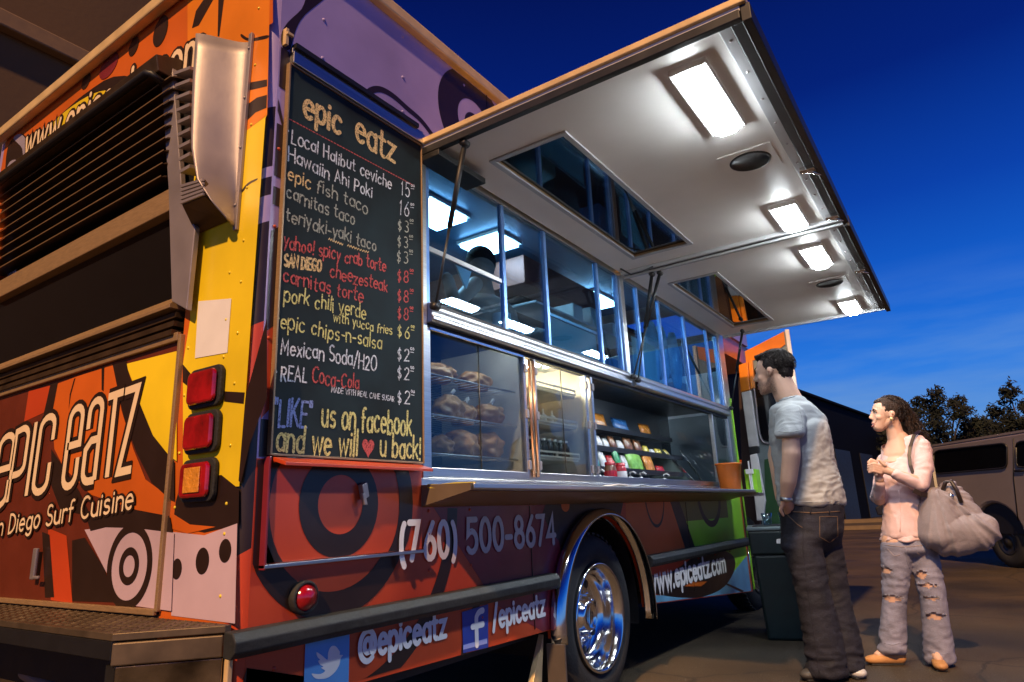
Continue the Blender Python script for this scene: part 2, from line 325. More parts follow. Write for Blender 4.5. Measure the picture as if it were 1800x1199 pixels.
# ---------------------------------------------------------------- the setting
def asphalt():
    m = bpy.data.materials.new('asphalt'); m.use_nodes = True; t = m.node_tree; b = t.nodes['Principled BSDF']
    co = t.nodes.new('ShaderNodeTexCoord')
    def nz_(sc, det): n = t.nodes.new('ShaderNodeTexNoise'); n.inputs['Scale'].default_value = sc; n.inputs['Detail'].default_value = det; t.links.new(co.outputs['Object'], n.inputs[0]); return n
    a = nz_(.9, 7); c = nz_(120, 3); v = t.nodes.new('ShaderNodeTexVoronoi'); v.inputs['Scale'].default_value = 26; t.links.new(co.outputs['Object'], v.inputs[0])
    r = t.nodes.new('ShaderNodeValToRGB'); r.color_ramp.elements[0].position = .3; r.color_ramp.elements[0].color = (.026, .017, .008, 1); r.color_ramp.elements[1].position = .72; r.color_ramp.elements[1].color = (.085, .055, .026, 1)
    t.links.new(a.outputs[0], r.inputs[0])
    m1 = t.nodes.new('ShaderNodeMixRGB'); m1.blend_type = 'MULTIPLY'; m1.inputs[0].default_value = .8
    r2 = t.nodes.new('ShaderNodeValToRGB'); r2.color_ramp.elements[0].position = .3; r2.color_ramp.elements[0].color = (.45, .45, .45, 1); r2.color_ramp.elements[1].position = .7; r2.color_ramp.elements[1].color = (1.5, 1.5, 1.5, 1)
    t.links.new(c.outputs[0], r2.inputs[0]); t.links.new(r.outputs[0], m1.inputs[1]); t.links.new(r2.outputs[0], m1.inputs[2])
    r3 = t.nodes.new('ShaderNodeValToRGB'); r3.color_ramp.elements[0].position = .05; r3.color_ramp.elements[0].color = (1, 1, 1, 1); r3.color_ramp.elements[1].position = .09; r3.color_ramp.elements[1].color = (0, 0, 0, 1)
    t.links.new(v.outputs['Distance'], r3.inputs[0])
    m2 = t.nodes.new('ShaderNodeMixRGB'); m2.inputs[2].default_value = (.22, .18, .13, 1); t.links.new(r3.outputs[0], m2.inputs[0]); t.links.new(m1.outputs[0], m2.inputs[1])
    # cracks and oil stains
    dn = nz_(2.5, 4); ad = t.nodes.new('ShaderNodeMixRGB'); ad.blend_type = 'ADD'; ad.inputs[0].default_value = .35; t.links.new(co.outputs['Object'], ad.inputs[1]); t.links.new(dn.outputs[1], ad.inputs[2])
    vc = t.nodes.new('ShaderNodeTexVoronoi'); vc.feature = 'DISTANCE_TO_EDGE'; vc.inputs['Scale'].default_value = .55; t.links.new(ad.outputs[0], vc.inputs[0])
    rc = t.nodes.new('ShaderNodeValToRGB'); rc.color_ramp.elements[0].position = .002; rc.color_ramp.elements[0].color = (.40, .40, .40, 1); rc.color_ramp.elements[1].position = .009; t.links.new(vc.outputs['Distance'], rc.inputs[0])
    so = nz_(.7, 5); ro = t.nodes.new('ShaderNodeValToRGB'); ro.color_ramp.elements[0].position = .36; ro.color_ramp.elements[0].color = (.38, .38, .38, 1); ro.color_ramp.elements[1].position = .46; t.links.new(so.outputs[0], ro.inputs[0])
    m3 = t.nodes.new('ShaderNodeMixRGB'); m3.blend_type = 'MULTIPLY'; m3.inputs[0].default_value = 1; t.links.new(m2.outputs[0], m3.inputs[1]); t.links.new(rc.outputs[0], m3.inputs[2])
    m4 = t.nodes.new('ShaderNodeMixRGB'); m4.blend_type = 'MULTIPLY'; m4.inputs[0].default_value = .8; t.links.new(m3.outputs[0], m4.inputs[1]); t.links.new(ro.outputs[0], m4.inputs[2])
    t.links.new(m4.outputs[0], b.inputs['Base Color'])
    rr = t.nodes.new('ShaderNodeMapRange'); rr.inputs[3].default_value = .55; rr.inputs[4].default_value = .9; t.links.new(so.outputs[0], rr.inputs[0]); t.links.new(rr.outputs[0], b.inputs['Roughness'])
    bp = t.nodes.new('ShaderNodeBump'); bp.inputs['Strength'].default_value = .8; bp.inputs['Distance'].default_value = .012; t.links.new(c.outputs[0], bp.inputs['Height']); t.links.new(bp.outputs[0], b.inputs['Normal'])
    return m
g = MB(); g.poly([(-400, -150, 0), (400, -150, 0), (400, 900, 0), (-400, 900, 0)]); g.build('ground', asphalt(), kind='structure')
M['conc'] = mat('pale_concrete_kerb', (.15, .105, .06), .8, var=.2, nscale=3, bump=.3)
M['road'] = mat('far_road_surface', (.05, .036, .02), .85, var=.3, nscale=.6)
# kerbs and the paler road beyond the car park
kd = Vector((-.8, .6, 0)).normalized()
def kstrip(name, a, b, wdt, z0, z1, m, y=True):
    k = MB(); a, b = Vector(a), Vector(b); d = (b-a).normalized(); nn = Vector((-d.y, d.x, 0))*wdt
    k.prism([a+Vector((0,0,z0)), b+Vector((0,0,z0)), b+nn+Vector((0,0,z0)), a+nn+Vector((0,0,z0))], (0, 0, z1-z0)); return k.build(name, m, kind='structure')
kstrip('kerb', (-12, 25.0, 0), (3, 28.2, 0), .5, -.01, .13, M['conc'])
kstrip('road', (-30, 26.5, 0), (30, 39.0, 0), 9, -.05, .006, M['road'])
kstrip('pavement', (-14, 32.5, 0), (1.0, 36.0, 0), 1.4, -.01, .14, M['conc'])

# big building behind and left of the truck
M['wallb'] = mat('tan_stucco_wall', (.11, .058, .022), .85, var=.14, nscale=.5, bump=.25, bscale=12)
M['beam'] = mat('tan_painted_beam', (.22, .13, .06), .8, var=.1)
M['farb'] = mat('dark_blue_grey_cladding', (.003, .005, .012), .9, spec=.05, var=.2, nscale=.2)
bt = thing('stucco_building', (-13, 2, 0), 'tall brown stucco building with a pale band rising behind the left rear of the truck', 'building')
b = MB(); b.box(-20, -9, -8, 7.2, 0, 14); b.build('wall', M['wallb'], bt)
b = MB(); b.box(-9.0+.002, -8.84, -8, 7.2, 7.05, 7.28); b.build('band', M['beam'], bt, bevel=.02)
b = MB(); b.box(-20.15, -8.7, -8.2, 7.35, 14.001, 14.35); b.build('parapet', M['beam'], bt)
# warehouse far behind the man
A = pZ(1370, 679, 6.0); B = pZ(1566, 747, 6.0)
ft = thing('warehouse', (A.x, A.y, 0), 'dark blue warehouse with sloping roofline behind the man in the white shirt', 'building')
d = (B-A).normalized(); nn = Vector((-d.y, d.x, 0))*9; A0 = A-d*16
b = MB(); b.prism([(A0.x, A0.y, 0), (B.x, B.y, 0), (B.x+nn.x, B.y+nn.y, 0), (A0.x+nn.x, A0.y+nn.y, 0)], (0, 0, 6.0)); b.build('wall', M['farb'], ft)
for k in range(5):
    p = A0 + d*(18+k*5.2); q = p + d*3.0; o_ = -nn.normalized()*.05
    b = MB(); b.prism([Vector((p.x, p.y, .02))+o_, Vector((q.x, q.y, .02))+o_, Vector((q.x, q.y, 3.6))+o_, Vector((p.x, p.y, 3.6))+o_], nn.normalized()*.04); b.build('shutter_door', M['black'], ft)
b = MB(); b.bar(A0+Vector((0,0,.06)), B+Vector((0,0,.06)), .3, .12); b.build('gutter', M['farb'], ft)

# ================================================================ THE TRUCK
SX, RY = -1.85, 1.26
LX = -4.37; TOP = 3.25; FYE = 7.55
truck = thing('food_truck', (-3.1, 4.3, 0), 'large food truck wrapped in orange, mauve and lime graphics with its serving side open', 'food truck')
T = lambda mb, n, m, bevel=0, **k: mb.build(n, m, truck, bevel, **k)
# --- long side: wall pieces around the opening
WY, WZ, WR = 3.61, .40, .575
def archpts(x, r=WR): return [(x, WY+r*math.cos(a), WZ+r*math.sin(a)) for a in [PI - PI*k/22 for k in range(23)]]
low = [(SX, RY+.04, .475), (SX, WY-WR, .445)] + archpts(SX)[:] + [(SX, WY+WR, .415), (SX, 6.55, .235), (SX, 6.55, 1.09), (SX, 2.075, 1.09), (SX, 2.075, 1.205), (SX, RY+.04, 1.205)]
b = MB(); b.prism(low, (-.035, 0, 0)); T(b, 'lower_side_panel', M['rust'])
b = MB(); b.box(SX-.035, SX, RY+.04, 1.345, 1.205, 2.72); T(b, 'side_corner_panel', M['mauve'])
b = MB(); b.box(SX-.035, SX, RY+.04, FYE, 2.72, TOP); T(b, 'upper_side_panel', M['mauve'])
b = MB(); b.box(SX-.035, SX, 6.50, 6.60, 1.091, 2.719); T(b, 'side_pillar', M['steel'])
# rounded corner post between rear and side
b = MB(); pr = []
for k in range(9):
    a = PI/2*k/8; pr.append((SX-.05+.05*math.sin(a), RY+.05-.05*math.cos(a)))
for z0, z1, mi in ((.475, .90, 1), (.90, 1.33, 2), (1.33, 1.62, 1), (1.62, 1.98, 2), (1.98, 2.08, 0), (2.08, 2.15, 2), (2.15, 2.19, 0), (2.19, 2.43, 2), (2.43, TOP, 0)):
    vs_ = [(x, y, z + (.04 if 0 < zi < 9 and .5 < z < 3 else 0)*(k_/8)) for zi, z in ((1, z0), (2, z1)) for k_, (x, y) in enumerate(pr)]; b.add(vs_, [(i, i+1, 9+i+1, 9+i) for i in range(8)], mi, True)
T(b, 'corner_post', [M['mauve'], M['rust'], M['brown']])
# roof, far side, floor, front, inner linings
b = MB(); b.box(LX, SX-.002, RY+.002, FYE, TOP+.001, TOP+.05); T(b, 'roof', M['white'], .015)
b = MB(); b.bar((SX+.012, RY-.02, TOP+.022), (SX+.012, FYE, TOP+.022), .05, .062); T(b, 'roof_edge_trim', M['gold'], .008)
b = MB(); b.bar((LX-.02, RY-.03, TOP+.022), (SX+.03, RY-.03, TOP+.022), .045, .062); T(b, 'rear_roof_edge_trim', M['gold'], .008)
b = MB(); b.box(LX-.04, LX, RY, FYE, .47, TOP); T(b, 'far_side_panel', M['mauve'])
b = MB(); b.box(LX+.01, SX-.06, 1.5, 6.5, .95, 1.0); T(b, 'floor', M['steel'])
b = MB(); b.box(LX+.01, SX-.06, 6.55, 6.6, .4, 2.3); T(b, 'bulkhead', M['wallin'])
b = MB(); b.box(LX+.01, SX-.06, 1.5, 6.5, 3.10, 3.13); T(b, 'interior_ceiling', mat('blue_grey_ceiling_lining', (.10, .23, .40), .35, .3))
b = MB(); b.box(LX+.01, LX+.04, 1.5, 6.5, 1.0, 3.1); T(b, 'interior_back_wall', M['wallin'])
b = MB(); b.box(LX+.05, SX-.06, 1.42, 1.46, 1.0, 3.1); T(b, 'interior_rear_wall', M['wallin'])
b = MB(); b.box(LX+.3, SX-.12, RY+.1, 7.6, .40, .475); T(b, 'chassis', M['black'])
b = MB(); b.box(-3.6, -2.6, 1.5, 7.4, .28, .399); T(b, 'chassis_rails', M['black'])
# cab ahead of the box
b = MB(); b.box(LX+.1, LX+.16, 6.61, 7.9, .4, 2.7); b.box(LX+.17, SX-.2, 7.84, 7.9, .4, 1.5); T(b, 'cab_shell', M['dorange'])
b = MB(); b.box(LX+.17, SX-.25, 7.0, 7.8, .45, .9); T(b, 'cab_dashboard', M['black'], .03)

# --- printed graphics helpers
def flatX(mb, px, lay, mi, X=SX):    # traced outline on the long side
    mb.poly([Vector((X+lay, p.y, p.z)) for p in [pX(u, v, X) for u, v in px]], mi)
def flatY(mb, px, lay, mi, Y=RY):
    mb.poly([Vector((p.x, Y-lay, p.z)) for p in [pY(u, v, Y) for u, v in px]], mi)
def yz(mb, pts, lay, mi, X=SX): mb.poly([(X+lay, y, z) for y, z in pts], mi)
def smooth2(px, n=5, closed=True):
    P = [Vector(p) for p in px]; m = len(P); o = []
    for i in range(m if closed else m-1):
        p0, p1, p2, p3 = (P[(i-1) % m], P[i], P[(i+1) % m], P[(i+2) % m]) if closed else (P[max(i-1,0)], P[i], P[i+1], P[min(i+2,m-1)])
        for k in range(n):
            t = k/n; o.append(tuple(.5*((2*p1)+(-p0+p2)*t+(2*p0-5*p1+4*p2-p3)*t*t+(-p0+3*p1-3*p2+p3)*t*t*t)))
    if not closed: o.append(tuple(P[-1]))
    return o
def ring(mb, plane, c, r0, r1, lay, mi, a0=0, a1=360, n=48, clip=None, sy=1.0):
    """annulus on the side ('X') or rear ('Y') plane; c=(h,z)"""
    def pt(r, a):
        h = c[0]+r*math.cos(a); z = c[1]+r*sy*math.sin(a)
        if clip: h = min(max(h, clip[0]), clip[1]); z = min(max(z, clip[2]), clip[3])
        return (SX+lay, h, z) if plane == 'X' else (h, RY-lay, z)
    for k in range(n):
        aa, bb = [math.radians(a0+(a1-a0)*(k+i)/n) for i in (0, 1)]
        if r0 > 0: q = [pt(r0, aa), pt(r1, aa), pt(r1, bb), pt(r0, bb)]
        else: q = [pt(0, aa), pt(r1, aa), pt(r1, bb)]
        a_ = [Vector(x) for x in q]
        if len(q) == 4 and ((a_[0]-a_[2]).cross(a_[1]-a_[3])).length < 1e-7: continue
        mb.poly(q, mi)
LM = ['brown', 'rust', 'maroon', 'orange', 'dorange', 'yellow', 'mauve', 'pink', 'green', 'shaded_lime', 'lblue', 'lilac', 'white', 'cream']
LI = {k: i for i, k in enumerate(LM)}; LMM = [M[k] for k in LM]

# lower side graphics
b = MB()
def arcpts(c, r, a0, a1, n=24): return [(c[0]+r*math.cos(math.radians(a0+(a1-a0)*k/n)), c[1]+r*math.sin(math.radians(a0+(a1-a0)*k/n))) for k in range(n+1)]
cc = (1.63, 1.06)
# maroon field behind the phone number; its slanted edge paints the shelf's shadow
yz(b, [(2.10, 1.085), (2.56, .615), (2.93, .45), (WY-WR-.01, .45), (WY-WR-.01, .45), *[(WY+ (WR+.004)*math.cos(a), WZ+(WR+.004)*math.sin(a)) for a in [PI-PI*k/14 for k in range(0, 8)]], (3.61, 1.085)], .0010, LI['maroon'])
yz(b, [(3.05, 1.085), (2.98, 1.0), (3.06, .90), (3.13, .86), *[(WY+(WR+.004)*math.cos(a), WZ+(WR+.004)*math.sin(a)) for a in [PI-PI*k/14 for k in range(3, 10)]], (3.98, 1.085)], .0018, LI['brown'])
ring(b, 'X', (3.22, 1.04), 0, .045, .0026, LI['dorange'], sy=.8); 
# great rings round the hatch
ring(b, 'X', cc, .60, .665, .0014, LI['brown'], -100, -2, clip=(1.30, 9, .478, 1.085))
ring(b, 'X', cc, .285, .37, .0020, LI['brown'], 120, 400, clip=(1.305, 2.07, .48, 1.2))
yz(b, [(1.305, 1.2), (1.42, 1.2), (1.31, 1.08), (1.305, .9)], .0016, LI['brown'])
yz(b, [(1.305, .480), (1.305, .60)]+[p for p in arcpts(cc, .605, -124, -84, 10)]+[(1.7, .479)], .0022, LI['brown'])
ring(b, 'X', (2.63, .40), .30, .335, .0012, LI['brown'], 110, 185, clip=(2.0, 2.9, .455, .8))
# ahead of the wheel: burnt orange, dark band, lime with the shelf's shade painted in, lime, pale blue
W1 = WY+.5
yz(b, [(3.97, .915), (3.99, 1.085), (4.72, 1.085), (4.98, .66), (4.19, .66), (4.165, .62), (4.12, .72)], .0012, LI['dorange'])
b2 = []
yz(b, [(4.72, 1.085), (4.90, 1.085), (5.19, .66), (4.98, .66)], .0016, LI['brown'])
yz(b, [(4.90, 1.085), (6.5, 1.085), (6.5, .90), (5.03, .90)], .0012, LI['shaded_lime'])  # upper lime darkened, the shelf's shade put into its colour
yz(b, [(5.03, .90), (6.5, .90), (6.5, .37), (5.95, .37), (5.2, .62), (5.19, .66)], .0012, LI['green'])
yz(b, [(6.08, 1.085), (6.5, 1.085), (6.5, .90), (6.08, .90)], .0018, LI['green'])
ring(b, 'X', (4.46, 1.09), .155, .172, .0022, LI['brown'], 180, 360, n=24, sy=1.25)
ring(b, 'X', (5.62, 1.09), .24, .30, .0022, LI['brown'], 180, 360, n=30, sy=.85)
yz(b, [(4.20, .62), (5.0, .66), (4.5, .54), (4.3, .52)], .0012, LI['rust'])
yz(b, smooth2([(4.22, .60), (4.45, .56), (4.9, .605), (5.4, .68), (6.02, .60), (6.10, .48), (5.75, .36), (5.2, .345), (4.7, .40), (4.3, .47), (4.205, .50)], 4), .0024, LI['brown'])
yz(b, [(4.195, .50), (4.30, .46), (4.75, .40), (5.2, .35), (5.75, .36), (6.05, .45), (6.5, .55), (6.5, .245), (4.20, .42)], .0016, LI['lblue'])
yz(b, [(5.78, .375), (5.84, .375), (6.28, .27), (6.22, .262)], .0026, LI['brown'])
yz(b, [(4.85, .455), (5.0, .47), (5.35, .44), (5.2, .42)], .0032, LI['dorange'])
T(b, 'side_graphics', LMM)
# vertical corner strip of the side
b = MB()
def S(z0, z1, key, lay=.001, sl=0): yz(b, [(1.262+.045, z0), (1.343, z0+sl), (1.343, z1+sl), (1.262+.045, z1)], lay, LI[key])
S(1.21, 1.33, 'brown', .001); S(1.33, 1.62, 'rust', .001, .04); S(1.62, 1.98, 'brown', .0014, .03); S(2.08, 2.15, 'brown', .0014); S(2.19, 2.40, 'brown', .0014)
b.poly([(SX+.002, 1.307, 2.45), (SX+.002, 1.343, 2.36), (SX+.002, 1.343, 2.385), (SX+.002, 1.307, 2.50)], LI['brown'])
S(2.55, 2.72, 'brown', .0018)
T(b, 'corner_graphics', LMM)
# upper side graphics
b = MB()
flatX(b, smooth2([(542, -8), (575, -8), (536, 26), (520, 52), (510, 86), (497, 84), (494, 62), (505, 40), (530, 16)], 3), .001, LI['brown'])
pl = [pX(u, v) for u, v in smooth2([(640, 172), (651, 160), (668, 157), (690, 168), (715, 190), (740, 212), (760, 238)], 4, False)]
vs_, fs = strip(b, [(p.y, p.z) for p in pl], .014); b.add([(SX+.001, v.x, v.y) for v in vs_], fs, LI['brown'])
c2 = pX(826, 190)
ring(b, 'X', (c2.y+.03, 3.0), .135, .29, .001, LI['brown'], clip=(0, 9, 2.722, 3.235), n=60)
ring(b, 'X', (c2.y+.03, 2.98), .055, .08, .0014, LI['brown'], 60, 300, n=30)
ring(b, 'X', (4.4, 3.0), .2, .33, .001, LI['brown'], clip=(0, 9, 2.722, 3.235), n=60)
ring(b, 'X', (6.2, 2.9), .3, .36, .001, LI['brown'], clip=(0, 7.5, 2.722, 3.235), n=60)
T(b, 'upper_side_graphics', LMM)
# rivets
def rivets(name, pts, nrm, parent, m, r=.006):
    b = MB(); nrm = Vector(nrm)
    for p in pts: b.lathe([(r, 0), (r*.8, r*.45), (r*.35, r*.7), (0.0005, r*.75)], p, nrm, 8)
    return b.build(name, m, parent, kind='stuff')
pts = [(SX, y, z) for y in [1.5+.46*k for k in range(13)] for z in (2.79, 2.97, 3.19)]
rivets('rivets', pts, (1, 0, 0), truck, M['mauve'], .008)
pts = [(SX+.001, y, z) for y in (2.11, 2.38) for z in (.80, .94, 1.03)] + [(SX+.002, 1.32, z) for z in (1.42, 1.6, 2.0, 2.3)] + [(SX, 1.4+.35*k, .58) for k in range(5)] + [(SX+.003, 5.2+.4*k, .62) for k in range(3)]
rivets('rivets', pts, (1, 0, 0), truck, M['rust'], .007)

# seams between the wrapped panels
for y in (2.62, 4.60, 6.30):
    b = MB(); b.box(SX+.0005, SX+.0035, y, y+.004, 2.722, TOP-.005); T(b, 'panel_seam', M['brown'])
for y in (2.86, 5.05):
    b = MB(); b.box(SX+.0005, SX+.0042, y, y+.004, .47 if y < 3 else .40, 1.04); T(b, 'panel_seam', M['brown'])
# side lettering
PHN = MB(); write(PHN, '(7', pX(704, 985, SX+.024), pX(735, 982, SX+.024), (0,0,1), .135, .0125, (.0012, 0, 0)); T(PHN, 'phone_area_code_lettering', M['white'])
PHN = MB(); write(PHN, '60)', pX(746, 983), pX(800, 975), (0,0,1), .135, .0125, (.0046, 0, 0)); T(PHN, 'phone_area_code_lettering', M['white'])
PH2 = MB(); write(PH2, '500-8674', (SX, 2.355, .852), (SX, 3.09, .852), (0,0,1), .135, .0125, (.0046, 0, 0)); T(PH2, 'phone_number_lettering', M['silver'])  # white lettering greyed, the shelf's shadow put into its colour
b = MB(); write(b, '@epiceatz', (SX, 1.745, .545), (SX, 2.20, .545), (0,0,1), .098, .0095, (.0046, 0, 0)); T(b, 'handle_lettering', M['white'])
b = MB(); write(b, '/epiceatz', (SX, 2.525, .525), (SX, 2.95, .525), (0,0,1), .098, .0095, (.0046, 0, 0)); T(b, 'handle_lettering', M['white'])
b = MB(); write(b, 'www.epiceatz.com', (SX, 4.23, .478), (SX, 5.82, .478), (0,0,1), .15, .017, (.0060, 0, 0)); T(b, 'web_address_lettering', M['white'])
# bird sticker and f sticker
b = MB(); yz(b, [(1.512, .479), (1.697, .479), (1.697, .650), (1.512, .650)], .0034, 0)
def bz(pz):     # zoomed outline of the bird, in photo pixels
    return [(380+x/4.816, 950+y/4.816) for x, y in pz]
bird = smooth2(bz([(800, 1128), (830, 1165), (880, 1172), (940, 1160), (1000, 1110), (1035, 1050), (1045, 1000), (1066, 970), (1038, 968), (1040, 945), (1025, 920), (1000, 893), (965, 898), (940, 950), (935, 1010), (890, 975), (843, 945), (850, 985), (872, 1010), (855, 1020), (875, 1052), (900, 1068), (880, 1078), (915, 1103), (880, 1128), (840, 1130)]), 3)
flatX(b, bird, .0044, 1); T(b, 'bird_sticker', [M['twblue'], M['white']])
b = MB(); flatX(b, [(811, 1076), (857, 1062), (857, 1138), (813, 1148)], .0034, 0)
flatX(b, [(813, 1134), (855, 1122), (855, 1131), (813, 1142)], .0040, 2)
write(b, ['F_'], (SX, 2.375, .478), (SX, 2.455, .478), (0,0,1), .13, .0125, (.0048, 0, 0), mi=1); T(b, 'f_sticker', [M['fbblue'], M['white'], M['fblight']])

# rub rail (front piece starts ahead of the wheel)
def rail(y0, y1):
    b = MB(); pts = [(SX+.002, y, z) for y, z in []]
    prof = [(0, -.035), (.035, -.038), (.055, -.02), (.058, .01), (.04, .034), (0, .036)]
    b.prism([(SX+.0065+x, y0, .675+z) for x, z in prof], (0, y1-y0, 0)); return b
T(rail(1.22, 3.02), 'rub_rail', M['rail'], .004)
T(rail(4.20, 6.48), 'rub_rail', M['rail'], .004)
# side marker
b = MB(); b.lathe([(.052, 0), (.052, .02), (.044, .026), (.040, .02)], (SX+.002, 1.493, .772), (1, 0, 0), 28); mk = T(b, 'side_marker', M['rubber'])
b = MB(); b.lathe([(.041, .018), (.034, .034), (.018, .043), (.0005, .046)], (SX+.002, 1.493, .772), (1, 0, 0), 28); b.build('lens', M['red'], mk)

# lower hatch below the board
hb = MB(); hb.box(SX+.003, SX+.020, 1.335, 2.05, .885, 1.195); hatch = T(hb, 'hatch_panel', M['rust'], .004)
b = MB()
b.box(SX+.002, SX+.030, 1.326, 1.334, .868, 1.21)
b.build('hatch_frame', M['maroon'], hatch, .002)
b = MB(); b.box(SX+.002, SX+.034, 1.326, 2.05, .872, .884)
b.build('hatch_lower_lip', M['steelh'], hatch, .002)
b = MB(); b.prism([(SX+.021, 1.345, 1.196), (SX+.085, 1.345, 1.178), (SX+.085, 1.345, 1.190), (SX+.021, 1.345, 1.21)], (0, .70, 0)); b.build('hatch_lip', M['rust'], hatch, .002)
b = MB()
def ringc(c, r0, r1, X, mi, **k):
    n = 48
    for i in range(n):
        q = []
        for r, j in ((r0, i), (r1, i), (r1, i+1), (r0, i+1)):
            a = 2*PI*j/n; q.append((X, min(max(c[0]+r*math.cos(a), 1.336), 2.049), min(max(c[1]+r*math.sin(a), .887), 1.193)))
        if (Vector(q[1])-Vector(q[2])).length < 1e-5 and (Vector(q[0])-Vector(q[3])).length < 1e-5: continue
        if abs((Vector(q[0])-Vector(q[2])).cross(Vector(q[1])-Vector(q[3])).length) < 1e-7: continue
        b.poly(q, mi)
ringc((1.63, 1.06), .10, .178, SX+.0215, 0); ringc((1.63, 1.06), .29, .365, SX+.0215, 0)
b.poly([(SX+.0215, 1.336, .95), (SX+.0215, 1.336, .887), (SX+.0215, 1.37, .887)], 0)
b.build('hatch_graphics', M['brown'], hatch)
b = MB(); b.obox((SX+.035, 1.722, 1.105), (.012, 0, 0), (0, .012, .006), (0, -.006, .026)); b.obox((SX+.045, 1.715, 1.075), (.006, 0, 0), (0, .008, 0), (0, -.006, .02)); b.build('latch', M['alu'], hatch, .003)

# --- wheel, fender, mudflap
def wheel(cy, cx_out=SX+.015, name='wheel'):
    cz = .44; R = .44
    wt = bpy.data.objects.new(name, None); col.objects.link(wt); attach(wt, truck); wt.location = Vector((cx_out-.1, cy, cz)) - truck.location
    b = MB(); prof = [(.275, -.02), (.30, .004), (.34, .012), (.385, .004), (.415, -.012), (.432, -.04), (.44, -.07), (.44, -.20), (.40, -.24), (.28, -.24)]
    b.lathe(prof, (cx_out, cy, cz), (1, 0, 0), 72); ty = b.build('tyre', M['rubber'], wt)
    g_ = MB()
    for k in range(48):
        a = 2*PI*k/48; d_ = Vector((0, math.cos(a), math.sin(a))); t_ = Vector((0, -math.sin(a), math.cos(a)))
        g_.obox(Vector((cx_out-.06, cy, cz))+d_*.4395, Vector((.03, 0, 0))+t_*.004, t_*.016, d_*.006)
    g_.build('tyre_tread', M['rubber'], wt, kind='stuff')
    b = MB(); prof = [(.262, -.03), (.279, -.012), (.284, .012), (.276, .020), (.262, .010), (.245, -.03), (.236, -.08), (.228, -.12), (.19, -.14), (.168, -.13), (.150, -.115), (.085, -.11), (.083, -.06), (.062, -.045), (.058, -.052), (.0005, -.05)]
    b.lathe(prof, (cx_out, cy, cz), (1, 0, 0), 72); b.build('rim', M['chrome'], wt)
    b = MB()
    for k in range(8):
        a = 2*PI*k/8+.2; b.lathe([(.024, 0), (.024, .002), (.0005, .003)], (cx_out-.128, cy+.188*math.cos(a), cz+.188*math.sin(a)), (1, 0, 0), 14)
    b.build('rim_holes', M['black'], wt, kind='stuff')
    b = MB()
    for k in range(10):
        a = 2*PI*k/10; c = (cx_out-.112, cy+.118*math.cos(a), cz+.118*math.sin(a)); b.lathe([(.017, 0), (.016, .022), (.011, .03), (.0005, .033)], c, (1, 0, 0), 10)
    b.build('lug_nuts', M['chrome'], wt, kind='stuff')
    return wt
wheel(3.50)
wf = wheel(7.15, SX-.1)
b = MB(); b.box(LX+.2, LX+.6, 3.1, 3.95, .01, .88); T(b, 'far_wheel', M['rubber'], .2)
# fender
b = MB(); n = 40; prof = [(.590, -.004), (.612, .012), (.618, .035), (.608, .062), (.588, .080), (.576, .084)]
vs_ = []
fc = (WY-.03, .42)
for k in range(n+1):
    a = math.radians(184 - 192*k/n)
    for (r, o) in prof: vs_.append((SX+o, fc[0]+(r-.02)*math.cos(a), fc[1]+(r-.02)*math.sin(a)))
m_ = len(prof); fs = [(i*m_+j, i*m_+j+1, (i+1)*m_+j+1, (i+1)*m_+j) for i in range(n) for j in range(m_-1)]
b.add(vs_, fs, 0, True)
fen = T(b, 'fender', M['chrome']); sol = fen.modifiers.new('thickness', 'SOLIDIFY'); sol.thickness = .003
b = MB(); b.lathe([(.56, -.06), (.56, -.60)], (SX+.02, fc[0], fc[1]), (1, 0, 0), 40, a0=-.2, a1=PI+.2); T(b, 'wheel_well', M['black'])
b = MB(); y0 = fc[0]-.60; b.prism([(SX+.10, y0-.02, .39), (SX+.0, y0-.02, .39), (SX+.0, y0-.02, .22), (SX+.02, y0-.02, .19), (SX+.08, y0-.02, .19), (SX+.10, y0-.02, .22)], (0, .012, 0)); T(b, 'mud_flap', mat('dull_mud_flap_metal', (.14, .11, .09), .5, .5))

# ================================================================ REAR
b = MB()
for (x0, x1, z0, z1) in ((-2.262, SX-.05, .475, TOP), (LX, -2.262, 2.86, TOP), (LX, -4.12, .475, 2.86)): b.box(x0, x1, RY, RY+.035, z0, z1)
T(b, 'rear_panel', M['dorange'])
b = MB(); b.box(-4.12, -2.262, RY, RY+.03, .475, .735); T(b, 'rear_lower_panel', M['black'])
b = MB(); b.box(-4.12, -2.262, RY+.07, RY+.1, .735, 2.86); T(b, 'rear_recess', M['black'])
# graphics of the rear
b = MB()
flatY(b, [(343, 300), (470, 202), (467, 208), (421, 855), (322, 858), (322, 640), (335, 560), (330, 380)], .001, LI['yellow'])
flatY(b, [(476, -60), (470, 203), (340, 300), (330, 100), (330, -60)], .001, LI['orange'])
flatY(b, [(385, -30), (398, -30), (386, 65), (383, 64)], .0014, LI['brown'])
flatY(b, smooth2([(425, 60), (440, 68), (470, 62), (470, 68), (440, 73), (425, 66)], 3), .0014, LI['brown'])
flatY(b, [(436, 146), (470, 140), (470, 152), (436, 160)], .0014, LI['brown']); flatY(b, [(434, 185), (452, 172), (470, 167), (469, 190), (450, 198), (433, 214)], .0014, LI['brown'])
flatY(b, smooth2([(425, 336), (436, 322), (452, 314), (452, 317), (438, 325), (427, 338)], 3), .0014, LI['brown'])
flatY(b, [(304, 925), (360, 936), (420, 922), (421, 860), (390, 835), (322, 840), (310, 880)], .0016, LI['brown'])
flatY(b, [(305, 903), (335, 922), (380, 926), (330, 938), (304, 930)], .0022, LI['dorange'])
flatY(b, [(303, 935), (360, 941), (418, 920), (414, 1096), (302, 1082)], .0018, LI['pink'])
flatY(b, [(395, 688), (431, 690), (429, 710), (395, 706)], .0020, LI['brown'])
flatY(b, [(322, 640), (345, 668), (345, 690), (322, 672)], .0020, LI['brown'])
